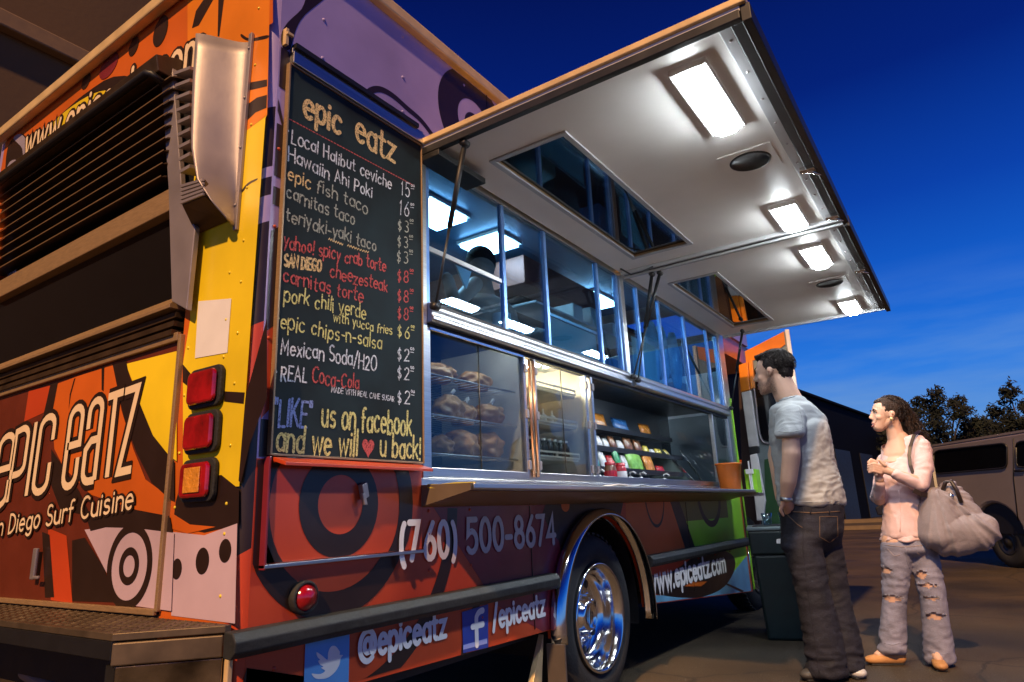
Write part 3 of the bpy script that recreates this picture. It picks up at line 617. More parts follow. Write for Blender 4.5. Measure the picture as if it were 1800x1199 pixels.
flatY(b, [(320, 820), (345, 835), (345, 850), (320, 850)], .0022, LI['brown'])
flatY(b, [(420, 845), (432, 700), (470, 560), (470, 700), (440, 780), (424, 850)], .0016, LI['brown'])
for (u, v, rx, ry) in ((357, 986, 12, 22), (397, 968, 11, 19), (312, 1000, 9, 20)):
    c = pY(u, v); rx_ = abs(pY(u+rx, v).x-c.x); ring(b, 'Y', (c.x, c.z), 0, rx_*.98, .0028, LI['brown'], n=24, sy=1.12)
# top band with the web address
flatY(b, [(12, 245), (12, 325), (480, 40), (480, -40), (355, -40)], .0006, LI['dorange'])
flatY(b, smooth2([(50, 240), (80, 225), (120, 190), (150, 165), (200, 135), (240, 150), (150, 255), (60, 290)], 3), .0012, LI['brown'])
flatY(b, smooth2([(72, 252), (95, 215), (130, 185), (165, 165), (190, 162), (170, 200), (120, 240), (80, 262)], 3), .0018, LI['yellow'])
flatY(b, smooth2([(10, 310), (14, 260), (30, 238), (46, 240), (48, 275), (40, 300), (20, 322)], 3), .0018, LI['brown'])
flatY(b, smooth2([(24, 242), (38, 236), (50, 255), (42, 285), (40, 262), (30, 250)], 3), .0024, LI['lilac'])
flatY(b, smooth2([(10, 305), (18, 285), (30, 282), (28, 300), (16, 312)], 3), .0024, LI['lilac'])
for (u, v, rx, sy_) in ((283, 55, 12, 1.6), (236, 82, 8, 1.4), (192, 116, 15, .9), (152, 143, 7, 1.2)):
    c = pY(u, v); ring(b, 'Y', (c.x, c.z), 0, abs(pY(u+rx, v).x-c.x), .003, LI['brown' if u != 192 else 'maroon'], n=24, sy=sy_*.8)
flatY(b, [(345, 20), (378, -30), (392, -30), (350, 45), (338, 50)], .0018, LI['brown'])
T(b, 'rear_graphics', LMM)
P0 = pY(44, 277); P1 = pY(358, 108)
for lay, hw, mm, nm in ((.0040, .027, 'brown', 'web_address_outline'), (.0052, .0125, 'cream', 'web_address_lettering')):
    b = MB(); write(b, 'www.epiceatz.com', (P0.x, RY, P0.z), (P1.x, RY, P1.z), (0,0,1), .19, hw, (0, -lay, 0)); T(b, nm, M[mm])
pts = [(x, RY-.001, z) for x in (-2.22, -1.93) for z in (.80, .98, 1.07, 1.25, 1.45, 1.62, 1.8, 1.95, 2.15, 2.4, 2.65, 2.9)] + [(-2.0, RY-.001, z) for z in (1.55, 1.68, 1.85, 2.1)]
rivets('rivets', pts, (0, -1, 0), truck, M['yellow'], .006)
# blank white sticker
b = MB(); p = [pY(350, 530), pY(408, 525), pY(401, 620), pY(344, 630)]; b.poly([(q.x, RY-.003, q.z) for q in p]); T(b, 'blank_sticker', M['white'])
# tail lights
for i, (z, lens) in enumerate(((1.455, 'red'), (1.305, 'red'), (1.150, 'amber'))):
    cx = -2.072; b = MB(); W_, H_ = .094, .069
    def rr(w_, h_, r, y): 
        o = []
        for sx_, sz_, a0 in ((1, 1, 0), (-1, 1, 90), (-1, -1, 180), (1, -1, 270)):
            for k in range(6): a = math.radians(a0+18*k); o.append((cx+sx_*(w_-r)+r*math.cos(a), y, z+sz_*(h_-r)+r*math.sin(a)))
        return o
    b.prism(rr(W_, H_, .028, RY-.004), (0, -.016, 0)); tl = T(b, 'tail_light', M['rubber'], .004)
    b = MB(); b.prism(rr(W_-.014, H_-.013, .022, RY-.0205), (0, -.016, 0)); b.build('lens', M['red'], tl, .008)
    if lens == 'amber':
        b = MB(); b.prism([(cx-.045, RY-.037, z-.040), (cx+.045, RY-.037, z-.040), (cx+.045, RY-.037, z+.040), (cx-.045, RY-.037, z+.040)], (0, -.004, 0)); b.build('amber_lens', M['amber'], tl, .002)
# --- service door with the logo
DX0, DX1, DZ0, DZ1 = -4.10, -2.262, .748, 1.655
b = MB(); b.box(DX0, DX1, RY-.004, RY+.03, DZ0, DZ1); door = T(b, 'rear_door', mat('dark_rust_vinyl', (.13, .022, .008), .4, coat=.2))
b = MB()
b.box(DX1-.004, DX1+.014, RY-.018, RY+.03, DZ0-.004, DZ1+.02); b.box(DX0, DX1-.0045, RY-.018, RY-.0045, DZ0-.016, DZ0+.004); b.box(DX0, DX1-.0045, RY-.02, RY-.0045, DZ1-.002, DZ1+.03)
b.build('door_frame', M['barm'], door, .003)
def Z3(l): return [(x/3.745, 640+y/3.745) for x, y in l]
def Z2(l): return [(x/1.877, 560+y/1.877) for x, y in l]
b = MB(); DY = RY-.004
def fd(px, lay, key): b.poly([Vector((p.x, DY-lay, p.z)) for p in [pY(min(u, 318), v, DY) for u, v in px]], LI[key])
fd(Z3([(380, 130), (500, 85), (740, 0), (760, 60), (800, 300), (880, 560), (960, 760), (1110, 870), (1110, 1000), (900, 960), (600, 860), (420, 680), (360, 560), (340, 300)]), .001, 'dorange')
fd(Z3([(830, 0), (1165, -85), (1165, 640), (1100, 590), (1010, 480), (930, 300), (880, 130)]), .0014, 'yellow')
fd(Z3([(745, 5), (835, -20), (850, 70), (940, 300), (1010, 470), (1130, 620), (1150, 640), (1150, 900), (1115, 885), (1000, 780), (900, 580), (820, 360), (770, 130)]), .0018, 'brown')
fd(Z3([(500, 90), (470, 200), (455, 300), (462, 200), (490, 100)]), .0020, 'brown'); fd(Z3([(672, 25), (690, 20), (685, 180), (672, 170)]), .0020, 'brown')
fd(Z3([(190, 180), (340, 140), (290, 320), (160, 380)]), .0010, 'rust'); fd(Z3([(335, 130), (385, 118), (345, 330), (290, 330)]), .0016, 'brown')
fd(Z3([(340, 560), (420, 680), (520, 830), (600, 1000), (400, 960), (340, 800)]), .0016, 'brown')
fd(Z3([(560, 970), (890, 960), (1120, 1000), (1140, 1110), (900, 1080), (700, 1075), (600, 1100)]), .0022, 'brown')
fd(Z3([(560, 1090), (800, 1065), (1150, 1110)])+[(302, 1074), (203, 1060), (190, 1010)], .0020, 'pink')
fd(Z3([(320, 1080), (440, 1130)])+[(128, 1060), (90, 1055), (85, 950)], .0014, 'rust')
fd([(75, 935), (88, 940), (96, 1050), (80, 1050)], .0020, 'brown')
fd([(128, 950), (150, 945), (185, 1000), (200, 1058), (128, 1056)], .0026, 'brown')
c = pY(228, 995, DY)
for r0, r1 in ((.118, .150), (.038, .066)):
    n = 44
    for k in range(n):
        q = []
        for r, j in ((r0, k), (r1, k), (r1, k+1), (r0, k+1)):
            a = 2*PI*j/n; q.append((c.x+r*math.cos(a), DY-.0032, max(c.z+r*math.sin(a)*.95, DZ0+.006)))
        b.poly(q, LI['brown'])
b.build('door_graphics', LMM, door)
# logo letters: tall rounded capitals, each placed by its own centre
b = MB(); bo = MB(); be = MB()
ux = Vector((1, 0, .055)).normalized()
def U_(w_, h): return w_
LET = {'e': [[(0, .52), (1, .52), (1, .86)] + [(1-(.5-.5*math.cos(PI*t/8)), .86+.14*math.sin(PI*t/8)) for t in range(1, 8)] + [(0, .86), (0, .14)] + [((.5-.5*math.cos(PI*t/8)), .14-.14*math.sin(PI*t/8)) for t in range(1, 8)] + [(1, .14), (1, .34)]],
       'p': [[(0, 0), (0, .98), (.5, 1)] + [(.5+.5*math.sin(PI/2*t/5), .86+.14*math.cos(PI/2*t/5)) for t in range(1, 6)] + [(1, .48)] + [(1-.5*(1-math.cos(PI/2*t/4)), .48-.12*math.sin(PI/2*t/4)) for t in range(1, 5)] + [(.08, .36)]],
       'i': [[(.5, 0), (.5, 1)]],
       'c': [[(1, .66), (1, .86)] + [(1-(.5-.5*math.cos(PI*t/8)), .86+.14*math.sin(PI*t/8)) for t in range(1, 8)] + [(0, .86), (0, .14)] + [((.5-.5*math.cos(PI*t/8)), .14-.14*math.sin(PI*t/8)) for t in range(1, 8)] + [(1, .14), (1, .36)]],
       'a': [[(0, .66), (0, .86)] + [((.5-.5*math.cos(PI*t/8)), .86+.14*math.sin(PI*t/8)) for t in range(1, 8)] + [(1, .86), (1, 0)], [(1, .50), (.4, .50), (0, .40), (0, .14)] + [((.5-.5*math.cos(PI/2*t/5)), .14-.14*math.sin(PI/2*t/5)) for t in range(1, 6)] + [(.98, .0)]],
       't': [[(-.15, .97), (1.15, .97)], [(.5, .95), (.5, 0)]], 'z': [[(-.1, .97), (1.0, .97), (0, .03), (1.08, .03)]]}
spec = [('e', 8, 832, 30), ('p', 34.7, 821, 27), ('i', 57.4, 811, 10), ('c', 80, 803, 30), ('e', 131, 790, 27), ('a', 165.5, 779, 27), ('t', 199, 768, 26), ('z', 228, 760, 27)]
for ch, u, v, wpx in spec:
    c = pY(u, v-5, DY); wd = abs(pY(u+wpx/2, v, DY).x-pY(u-wpx/2, v, DY).x)*.78; h = .318 if ch not in 'tz' else .325
    for pl in LET[ch]:
        q = [((a-.5)*wd, (t-.5)*h) for a, t in pl]
        for mb, hw, lay in ((bo, .033, .0042), (b, .0150, .0056)):
            vs_, fs = strip(mb, q, hw, caps=False)
            mb.add([Vector((c.x, DY-lay-.0003*(LET[ch].index(pl)), c.z))+ux*vv.x+Vector((0,0,1))*vv.y for vv in vs_], fs, 0)
bo.build('logo_outline', M['brown'], door); b.build('logo_lettering', M['cream'], door)
P0 = pY(-24, 946, DY); P1 = pY(236, 893, DY)
for lay, hw, mm, nm in ((.0048, .014, 'brown', 'slogan_outline'), (.0062, .0052, 'cream', 'slogan_lettering')):
    b = MB(); write(b, 'San Diego Surf Cuisine', P0, P1, (0,0,1), .078, hw, (0, -lay, 0)); b.build(nm, M[mm], door)
b = MB(); p = pY(70, 995, DY); b.bar((p.x, DY-.02, p.z-.05), (p.x, DY-.02, p.z+.07), .035, .012, up=(0,1,0)); b.bar((p.x+.03, DY-.03, p.z-.04), (p.x+.08, DY-.03, p.z-.04), .012, .012); b.build('door_handle', M['alu'], door, .004)
# --- black rear window and rails
b = MB(); b.box(-4.10, -2.36, RY+.01, RY+.03, 1.80, 2.19); T(b, 'rear_window', M['void'])
b = MB(); b.box(-4.12, -2.33, RY-.03, RY+.03, 2.192, 2.29); T(b, 'brown_rail', M['barm'], .004)
b = MB(); b.prism([(-4.12, RY-.045, 1.79), (-4.12, RY+.0, 1.835), (-4.12, RY+.03, 1.835), (-4.12, RY+.03, 1.775), (-4.12, RY-.045, 1.775)], (1.83, 0, 0)); T(b, 'window_sill', M['barm'], .002)
for k in range(3):
    b = MB(); b.box(-4.12, -2.29, RY-.018-.006*k, RY+.03, 1.765-.034*k-.020, 1.765-.034*k); T(b, 'lower_louvre_slat', M['grease'])
# louvres tilted out
for k in range(9):
    z = 2.325+k*.056
    b = MB(); b.prism([(-4.12, RY-.065, z), (-4.12, RY-.055, z+.010), (-4.12, RY+.025, z+.042), (-4.12, RY+.02, z+.030)], (1.72, 0, 0)); b.box(-4.12, -2.40, RY-.068, RY-.0655, z+.001, z+.006, 1); T(b, 'louvre_slat', [M['grease'], M['lip']])
# hood above the louvres
b = MB(); b.prism([(-4.22, RY-.10, 2.80), (-4.22, RY-.115, 2.87), (-4.22, RY-.02, 2.905), (-4.22, RY-.003, 2.905), (-4.22, RY-.003, 2.80)], (1.78, 0, 0)); T(b, 'louvre_hood', M['grease'], .004)
b = MB(); b.tube([(-4.2, RY-.115, 2.805), (-2.50, RY-.115, 2.805), (-2.47, RY-.11, 2.79), (-2.46, RY-.07, 2.77)], .016, 10); T(b, 'awning_roll', M['black'])
# aluminium strut plate, short inner louvres, curved deflector and its box
b = MB(); pl = [pY(u, v, 1.22) for u, v in ((284, 118), (304, 106), (319, 300), (322, 350), (345, 400), (330, 545), (304, 530), (298, 330))]
b.prism([(p.x, 1.215, p.z) for p in pl], (0, .02, 0)); T(b, 'strut_plate', M['alu'], .003)
for k in range(9):
    a_ = pY(311+1.2*k, 128+21.5*k, 1.19); e_ = pY(338, 118+21.5*k, 1.19)
    b = MB(); b.obox(((a_.x+e_.x)/2, 1.215, (a_.z+e_.z)/2), ((e_.x-a_.x)/2, 0, (e_.z-a_.z)/2), (0, .035, .008), (0, 0, .007)); T(b, 'short_louvre_slat', M['alu'])
b = MB(); b.box(-2.43, -2.28, RY-.002, RY-.0005, 2.2, 2.93); T(b, 'louvre_backing', M['black'])
# deflector: sheet curving out of the rear wall
b = MB(); rows = 20; cols = 12; vs_ = []
LE = [(345, 60, 1.12), (339, 150, 1.12), (336, 255, 1.12), (346, 315, 1.125), (372, 355, 1.15), (398, 385, 1.20), (409, 398, 1.245)]
topR = pY(441, 74, RY-.004); botR = pY(413, 398, RY-.004)
for i in range(rows+1):
    t = i/rows*(len(LE)-1); k0 = min(int(t), len(LE)-2); ft_ = t-k0
    A_ = pY(*LE[k0]); B_ = pY(*LE[k0+1]); l_ = A_*(1-ft_)+B_*ft_; tr_ = max(0, min(1, (topR.z-l_.z)/(topR.z-botR.z))); r2 = topR*(1-tr_)+botR*tr_
    if i == 0: r2 = topR
    for j in range(cols+1):
        s = j/cols; p = l_*(1-s)+r2*s; p.y = l_.y+(r2.y-l_.y)*(math.sin(PI/2*s)**1.5); vs_.append(tuple(p))
b.add(vs_, [(i*(cols+1)+j, i*(cols+1)+j+1, (i+1)*(cols+1)+j+1, (i+1)*(cols+1)+j) for i in range(rows) for j in range(cols)], 0, True)
df = T(b, 'curved_deflector', M['alu']); sd_ = df.modifiers.new('thickness', 'SOLIDIFY'); sd_.thickness = .004
b = MB(); b.bar((topR.x+.008, RY-.008, topR.z+.03), (botR.x+.012, RY-.008, botR.z-.02), .02, .012, up=(0,1,0)); b.build('deflector_flange', M['alu'], df, .002)
pts = [(topR.x+.008+(botR.x-topR.x)*t, RY-.015, topR.z*(1-t)+botR.z*t) for t in (.05, .33, .6, .9)]
rivets('flange_rivets', pts, (0, -1, 0), df, M['alu'], .006)
b = MB(); A_, B_, C_, D_ = [pY(u, v, 1.14) for u, v in ((320, 325), (360, 314), (360, 345), (320, 361))]
E_, F_ = pY(345, 413, RY-.004), pY(404, 388, RY-.004); G_, H_ = pY(349, 380, RY-.004), pY(404, 368, RY-.004)
b.add([A_, B_, C_, D_, E_, F_, H_, G_], [(0, 1, 2, 3), (3, 2, 5, 4), (0, 3, 4, 7), (1, 6, 5, 2), (0, 7, 6, 1), (4, 5, 6, 7)]); vb = T(b, 'vent_box', M['grease'], .003)
for k in range(5):
    t0, t1 = k/5+.03, (k+1)/5-.04; b = MB(); q = [A_*(1-t0)+D_*t0, B_*(1-t0)+C_*t0, B_*(1-t1)+C_*t1, A_*(1-t1)+D_*t1]
    b.prism([p+Vector((0, -.001, 0)) for p in q], (0, -.006, 0)); b.build('ridge', M['alu'], vb)
# --- bumper / step
b = MB(); b.prism([(-4.2, 1.02, .705), (-2.06, 1.02, .705), (-1.86, 1.235, .705), (-1.86, 1.255, .705), (-4.2, 1.255, .705)], (0, 0, .02)); step = T(b, 'rear_step', M['stepm'], .002)
st = MB()
for i in range(74):
    for j in range(7):
        x = -4.15+i*.032; y = 1.045+j*.032
        if y < 1.02+max(0, (x+2.06))*1.08+.02 or x > -1.9: continue
        a = PI/4 if (i+j) % 2 else -PI/4; d_ = Vector((math.cos(a), math.sin(a), 0)); n_ = Vector((-d_.y, d_.x, 0))
        st.add([Vector((x, y, .7255))+d_*.012, Vector((x, y, .7255))+n_*.004, Vector((x, y, .7255))-d_*.012, Vector((x, y, .7255))-n_*.004, (x, y, .7295)], [(0,1,4), (1,2,4), (2,3,4), (3,0,4)])
st.build('tread_plate_studs', M['stepm'], step, kind='stuff')
b = MB(); b.prism([(-4.2, 1.019, .704), (-2.06, 1.019, .704), (-2.06, 1.019, .655), (-4.2, 1.019, .655)], (0, .02, 0)); T(b, 'step_front_edge', M['black'], .002)
b = MB(); b.prism([(-2.058, 1.020, .700), (-1.862, 1.232, .700), (-1.862, 1.232, .640), (-2.058, 1.020, .640)], (-.02, .018, 0)); T(b, 'step_corner_trim', M['stepm'], .004)
b = MB(); b.prism([(-2.05, 1.03, .638), (-1.865, 1.235, .638), (-1.865, 1.235, .30), (-2.05, 1.03, .30)], (-.02, .018, 0)); T(b, 'bumper_side_plate', mat('mottled_chrome', (.30, .24, .17), .12, 1.0, .9, 5, bump=.5, bscale=5), .003)  # chrome tinted brown with strong random mottling
b = MB(); b.box(-2.10, -2.052, 1.03, 1.24, .30, .639); T(b, 'bumper_bracket', M['dmetal'])
b = MB(); b.box(-1.875, -1.852, 1.245, 1.262, .30, .64); T(b, 'bumper_post', M['gold'], .003)
b = MB(); b.tube([(-3.4, 1.35, .45), (-2.9, 1.3, .42), (-2.5, 1.25, .43), (-2.3, 1.22, .41)], .03, 12); T(b, 'exhaust_pipe', M['alu'])
b = MB(); b.prism([(SX-.05, 2.78, .02), (SX-.05, 2.95, .02), (SX-.05, 3.02, .42)], (-.03, 0, 0)); T(b, 'jack_stand', M['gold'], .002)
pos_words = ['at the left end', 'second from the left', 'third from the left', 'fourth from the left', 'fifth from the left', 'sixth from the left', 'seventh from the left', 'eighth from the left', 'ninth from the left', 'tenth from the left', 'eleventh from the left', 'at the right end']
M['bpost'] = mat('sky_tinted_steel_post', (.22, .42, .85), .3, .7)  # sky's blue reflection put into the steel posts' colour
M['tube'] = mat('lit_case_and_fill_tube', (.9, .9, .9), .4, emit=(.85, .95, 1.0), es=22.0)

# ================================================================ SERVING SIDE
# left jamb, header, sill beam, lower frame
b = MB(); b.box(SX-.05, SX+.006, 2.075, 2.108, 1.10, 2.655); T(b, 'opening_jamb', M['steel'], .003)
b = MB(); b.box(SX-.05, SX+.004, 6.42, 6.499, 1.10, 2.655); T(b, 'opening_jamb', M['steel'], .003)
b = MB(); b.box(SX-.05, SX-.004, 2.109, 6.419, 2.625, 2.70); T(b, 'opening_header', M['steelh'])
b = MB(); b.box(SX+.001, SX+.030, 1.345, 2.076, 2.665, 2.715); b.box(SX+.001, SX+.02, 1.345, 2.076, 2.70, 2.735); T(b, 'flange_above_board', M['steelh'], .003)
b = MB(); b.bar((SX+.02, 1.35, 2.74), (SX+.02, 2.03, 2.74), .03, .02); T(b, 'rain_gutter', M['dmetal'])
b = MB(); b.box(SX+.001, SX+.02, 1.313, 1.325, 2.73, 2.80); b.box(SX+.02, SX+.03, 1.313, 1.34, 2.77, 2.78); T(b, 'hook_bracket', M['gold'])
def sill(y0, y1):
    b = MB()
    prof = [(-.05, 1.825), (.030, 1.825), (.040, 1.835), (.040, 1.850), (.030, 1.856), (.030, 1.872), (.040, 1.878), (.040, 1.893), (.028, 1.900), (.022, 1.915), (-.05, 1.915)]
    b.prism([(SX+x, y0, z) for x, z in prof], (0, y1-y0, 0)); T(b, 'window_sill_beam', M['steelh'], .002)
sill(2.109, 4.17); sill(4.235, 6.419)
b = MB(); b.box(SX-.05, SX+.01, 4.172, 4.233, 1.826, 2.624); T(b, 'centre_post', M['steel'], .003)
b = MB(); b.box(SX-.05, SX+.001, 2.109, 6.419, 1.10, 1.165); b.box(SX-.012, SX+.003, 2.131, 6.40, 1.166, 1.205); T(b, 'lower_rail', M['steelh'], .003)
b = MB(); b.box(SX-.04, SX+.002, 2.109, 6.419, 1.805, 1.8245); T(b, 'display_header', M['black'])
b = MB(); b.box(SX+.003, SX+.010, 2.12, 2.86, 1.795, 1.806); T(b, 'bright_bead', M['chrome'])
# upper sliding windows
posts = [2.125, 2.738, 3.173, 3.847, 4.15, 4.25, 4.50, 4.93, 5.5, 6.1, 6.40]
for i, y in enumerate(posts):
    b = MB(); b.box(SX-.030, SX-.004, y-.014, y+.014, 1.916, 2.624); T(b, 'window_post', M['bpost'], .003)
for i in range(len(posts)-1):
    if posts[i] in (4.15,): continue
    b = MB(); b.box(SX-.020-.006*(i % 2), SX-.017-.006*(i % 2), posts[i]+.014, posts[i+1]-.014, 1.918, 2.622); T(b, 'window_pane', M['glass'])
b = MB(); b.box(SX-.032, SX-.012, 2.141, 2.722, 2.175, 2.200); T(b, 'slider_rail', M['steelh'], .002)
b = MB(); b.box(SX-.04, SX-.032, 3.19, 3.83, 2.12, 2.140); T(b, 'slider_rail', M['steelh'], .002)
b = MB(); b.box(SX-.046, SX-.042, 3.19, 3.83, 1.92, 2.12); T(b, 'frosted_screen', mat('frosted_plastic_screen', (.30, .34, .32), .5))
b = MB(); b.box(SX-.075, SX-.070, 4.48, 4.92, 1.92, 2.25); T(b, 'frosted_screen', mat('pale_green_screen', (.30, .42, .36), .5))
# lower display doors
for y, n_ in ((2.118, 1), (2.875, 0), (2.975, 0), (3.555, 0), (3.632, 0), (5.96, 1)):
    b = MB(); b.box(SX-.03, SX+.004, y-.012, y+.012, 1.166, 1.804); T(b, 'display_post', M['steel'], .003)
    if not n_:
        b = MB()
        for z in (1.24, 1.5, 1.74): b.obox((SX+.008, y, z), (.006, 0, 0), (0, .012, 0), (0, 0, .022))
        T(b, 'hinge', M['alu'], .003)
b = MB(); b.tube([(SX+.012, 2.905, 1.18), (SX+.012, 2.905, 1.79)], .008, 8); T(b, 'hinge_rod', mat('copper_lit_rod', (.55, .30, .18), .3, .8))
b = MB(); b.tube([(SX+.012, 2.945, 1.18), (SX+.012, 2.945, 1.79)], .008, 8); T(b, 'hinge_rod', mat('copper_rod', (.50, .28, .18), .3, .8))
for (y0, y1) in ((2.130, 2.863), (2.987, 3.543), (5.972, 6.42)):
    b = MB(); b.box(SX-.014, SX-.011, y0, y1, 1.166, 1.804); T(b, 'display_pane', M['glassd'])
b = MB(); b.tube([(SX-.008, 2.49, 1.17), (SX-.008, 2.49, 1.80)], .003, 6); T(b, 'pane_joint', M['dmetal'])
b = MB(); b.tube([(SX-.008, 3.27, 1.17), (SX-.008, 3.27, 1.80)], .003, 6); T(b, 'pane_joint', M['dmetal'])
# open display: glass side and end panel
b = MB(); b.prism([(SX-.01, 5.955, 1.17), (SX-.01, 5.955, 1.80), (SX-.5, 5.955, 1.80), (SX-.5, 5.955, 1.17)], (0, .004, 0)); T(b, 'display_pane', M['glassd'])
# tube lights along the top of the cases; the right one added to brighten
for (y0, y1) in ((2.15, 2.86), (3.66, 5.7)):
    b = MB(); b.tube([(SX-.075, y0, 1.872), (SX-.075, y1, 1.872)], .010, 8); T(b, 'case_light_and_fill_tube', M['tube'])
# display case carcass
case = mat('dark_case_lining', (.018, .028, .045), .35, .4)
b = MB(); b.box(SX-.62, SX-.60, 2.09, 6.45, 1.10, 1.905); T(b, 'case_back', case)
b = MB(); b.box(SX-.60, SX-.051, 2.09, 6.45, 1.10, 1.16); T(b, 'case_floor', M['steel'])
b = MB(); b.box(SX-.60, SX-.051, 2.09, 6.45, 1.892, 1.905); T(b, 'case_ceiling', case)
b = MB(); b.box(SX-.598, SX-.594, 2.94, 3.575, 1.165, 1.885); T(b, 'case_brightening_panel', M['trayw'])  # pale back panel added to brighten the middle case
for y in (2.09, 2.925, 3.59): 
    b = MB(); b.box(SX-.599, SX-.035, y-.01, y+.01, 1.161, 1.891); T(b, 'case_divider', M['trayw'] if y > 2.5 else case)  # cream dividers also brighten the middle case
# counter: sloping apron, shelf slab, lip
b = MB(); b.prism([(SX+.004, 2.05, 1.162), (SX+.018, 2.05, 1.155), (SX+.018, 2.05, 1.10), (SX+.004, 2.05, 1.10)], (0, 4.46, 0)); T(b, 'counter_apron', M['steelh'], .002)
b = MB(); b.prism([(SX+.019, 2.06, 1.098), (SX+.27, 2.06, 1.098), (SX+.276, 2.06, 1.104), (SX+.276, 2.06, 1.122), (SX+.27, 2.06, 1.126), (SX+.019, 2.06, 1.118)], (0, 4.0, 0)); T(b, 'serving_shelf', M['steelh'], .003)
b = MB(); b.prism([(SX+.0035, 2.052, 1.045), (SX+.02, 2.052, 1.045), (SX+.235, 2.052, 1.094), (SX+.235, 2.052, 1.097), (SX+.0035, 2.052, 1.097)], (0, 4.02, 0)); T(b, 'shelf_underside', M['barm'], .002)
b = MB()
for k in range(9): b.lathe([(.008, 0), (.006, .004), (.0005, .005)], (SX+.021, 2.2+.45*k, 1.06), (1, 0, 0), 8)
T(b, 'shelf_bolts', M['black'])
# end bracket piece of the shelf
b = MB(); b.prism([(SX+.268, 2.0505, 1.125), (SX+.268, 2.0505, 1.098), (SX+.02, 2.0505, 1.046), (SX+.02, 2.0505, 1.13)], (0, -.005, 0)); T(b, 'shelf_end_plate', mat('dull_brown_end_plate', (.13, .095, .065), .5))
# caution tape scrap
cb = MB(); P_ = [(SX+.275, 2.07, 1.128), (SX+.19, 2.055, 1.131), (SX+.11, 2.052, 1.128), (SX+.05, 2.05, 1.132)]
vs_ = []
for i, p in enumerate(P_): vs_ += [Vector(p), Vector(p)+Vector((.004*(i % 2), -.004, -.016))]
cb.add(vs_, [(2*i, 2*i+1, 2*i+3, 2*i+2) for i in range(3)])
ct = cb.build('yellow_tape', mat('yellow_tape', (.50, .42, .05), .6)); ct.modifiers.new('t', 'SOLIDIFY').thickness = .002
tag(ct, 'scrap of yellow tape on the left end of the serving shelf', 'tape')

# --- canopy: two leaves
CZ = 2.655
def leaf(name, y0, y1, sk, far):
    L_ = bpy.data.objects.new(name, None); col.objects.link(L_); L_.parent = truck; L_.location = Vector((SX, y0, CZ)) - truck.location
    x0, x1 = SX+.012, -.385
    s0, s1, t0, t1 = sk
    b = MB()
    for (a, c, d, e) in ((x0, s0, y0, y1), (s1, x1, y0, y1), (s0, s1, y0, t0), (s0, s1, t1, y1)): b.box(a, c, d, e, CZ-.008, CZ+.012)
    o = b.build('canopy_panel', M['panelw'], L_)
    b = MB(); w_ = .014
    for (a, c, d, e) in ((s0-w_, s0+w_, t0-w_, t1+w_), (s1-w_, s1+w_, t0-w_, t1+w_)): b.box(a, c, d, e, CZ-.018, CZ-.0085)
    for (a, c, d, e) in ((s0+w_, s1-w_, t0-w_, t0+w_), (s0+w_, s1-w_, t1-w_, t1+w_)): b.box(a, c, d, e, CZ-.017, CZ-.0085)
    b.build('skylight_frame', M['trim'], o, .002)
    b = MB(); b.box(s0+.0005, s1-.0005, t0+.0005, t1-.0005, CZ+.004, CZ+.008); b.build('skylight_pane', M['glassk'], o)
    b = MB()
    for a in (s0+.0005, s1-.013): b.box(a, a+.0125, t0+.014, t1-.014, CZ-.006, CZ+.0035)
    for a in (t0+.0005, t1-.013): b.box(s0+.014, s1-.014, a, a+.0125, CZ-.006, CZ+.0035)
    b.build('skylight_seal', M['barm'], o)
    b = MB(); b.box(SX+.0, -.36, y0-.014, y1 if not far else y1+.014, CZ+.0125, CZ+.040); b.build('canopy_top_skin', M['gold'], L_, .004)
    b = MB(); b.box(-.384, -.350, y0, y1, CZ-.055, CZ+.012); b.box(-.43, -.3845, y0+.03, y1-.03, CZ-.030, CZ-.0085); b.build('outer_frame_rail', M['dmetal'], L_, .003)
    b = MB(); b.box(-.475, -.4305, y0+.035, y1-.035, CZ-.020, CZ-.0085); b.build('inner_trim_strip', M['trim'], L_, .002)
    b = MB(); b.box(SX+.02, -.385, y0-.012, y0+.018, CZ-.045, CZ-.0085); b.build('end_frame_rail', M['dmetal'] if not far else M['trim'], L_, .003)
    b = MB(); b.box(SX+.02, -.385, y1-.018, y1+.004, CZ-.035, CZ-.0085); b.build('end_frame_rail', M['trim'], L_, .003)
    pts = [(-.452, y0+.12+.22*k, CZ-.0205) for k in range(int((y1-y0)/.22))] + [(SX+.12+.2*k, y0+.03, CZ-.0088) for k in range(6)]
    rivets('screw_heads', pts, (0, 0, -1), o, M['alu'], .007)
    # battens by the lights
    return L_, o
L1, O1 = leaf('canopy_leaf', 2.075, 4.19, (-1.64, -1.245, 2.36, 3.98), False)
L2, O2 = leaf('canopy_leaf', 4.235, 6.56, (-1.645, -1.29, 4.65, 6.27), True)
b = MB(); b.box(SX+.03, -.36, 4.192, 4.233, CZ-.03, CZ+.01); T(b, 'canopy_seam_rail', M['dmetal'], .003)
b = MB(); b.box(SX+.0, SX+.12, 2.065, 2.42, CZ-.075, CZ-.046); T(b, 'hinge_bracket', M['black'], .003)
def fixture(y0, y1, x0, x1, leafo, z=CZ):
    b = MB(); f_ = None
    b.box(x0-.014, x0-.002, y0-.016, y1+.016, z-.034, z-.0086); b.box(x1+.002, x1+.014, y0-.016, y1+.016, z-.034, z-.0086); b.box(x0-.0015, x1+.0015, y0-.016, y0-.003, z-.038, z-.0086); b.box(x0-.0015, x1+.0015, y1+.003, y1+.016, z-.038, z-.0086)
    f_ = b.build('canopy_light', M['white'], leafo, .002)
    b = MB(); c = .03
    b.prism([(x0, y0, z-.009), (x1, y0, z-.009), (x1-.012, y0, z-.045), (x1-c, y0, z-.058), (x0+c, y0, z-.058), (x0+.012, y0, z-.045)], (0, y1-y0, 0)); b.build('lit_diffuser', M['lamp'], f_, .004)
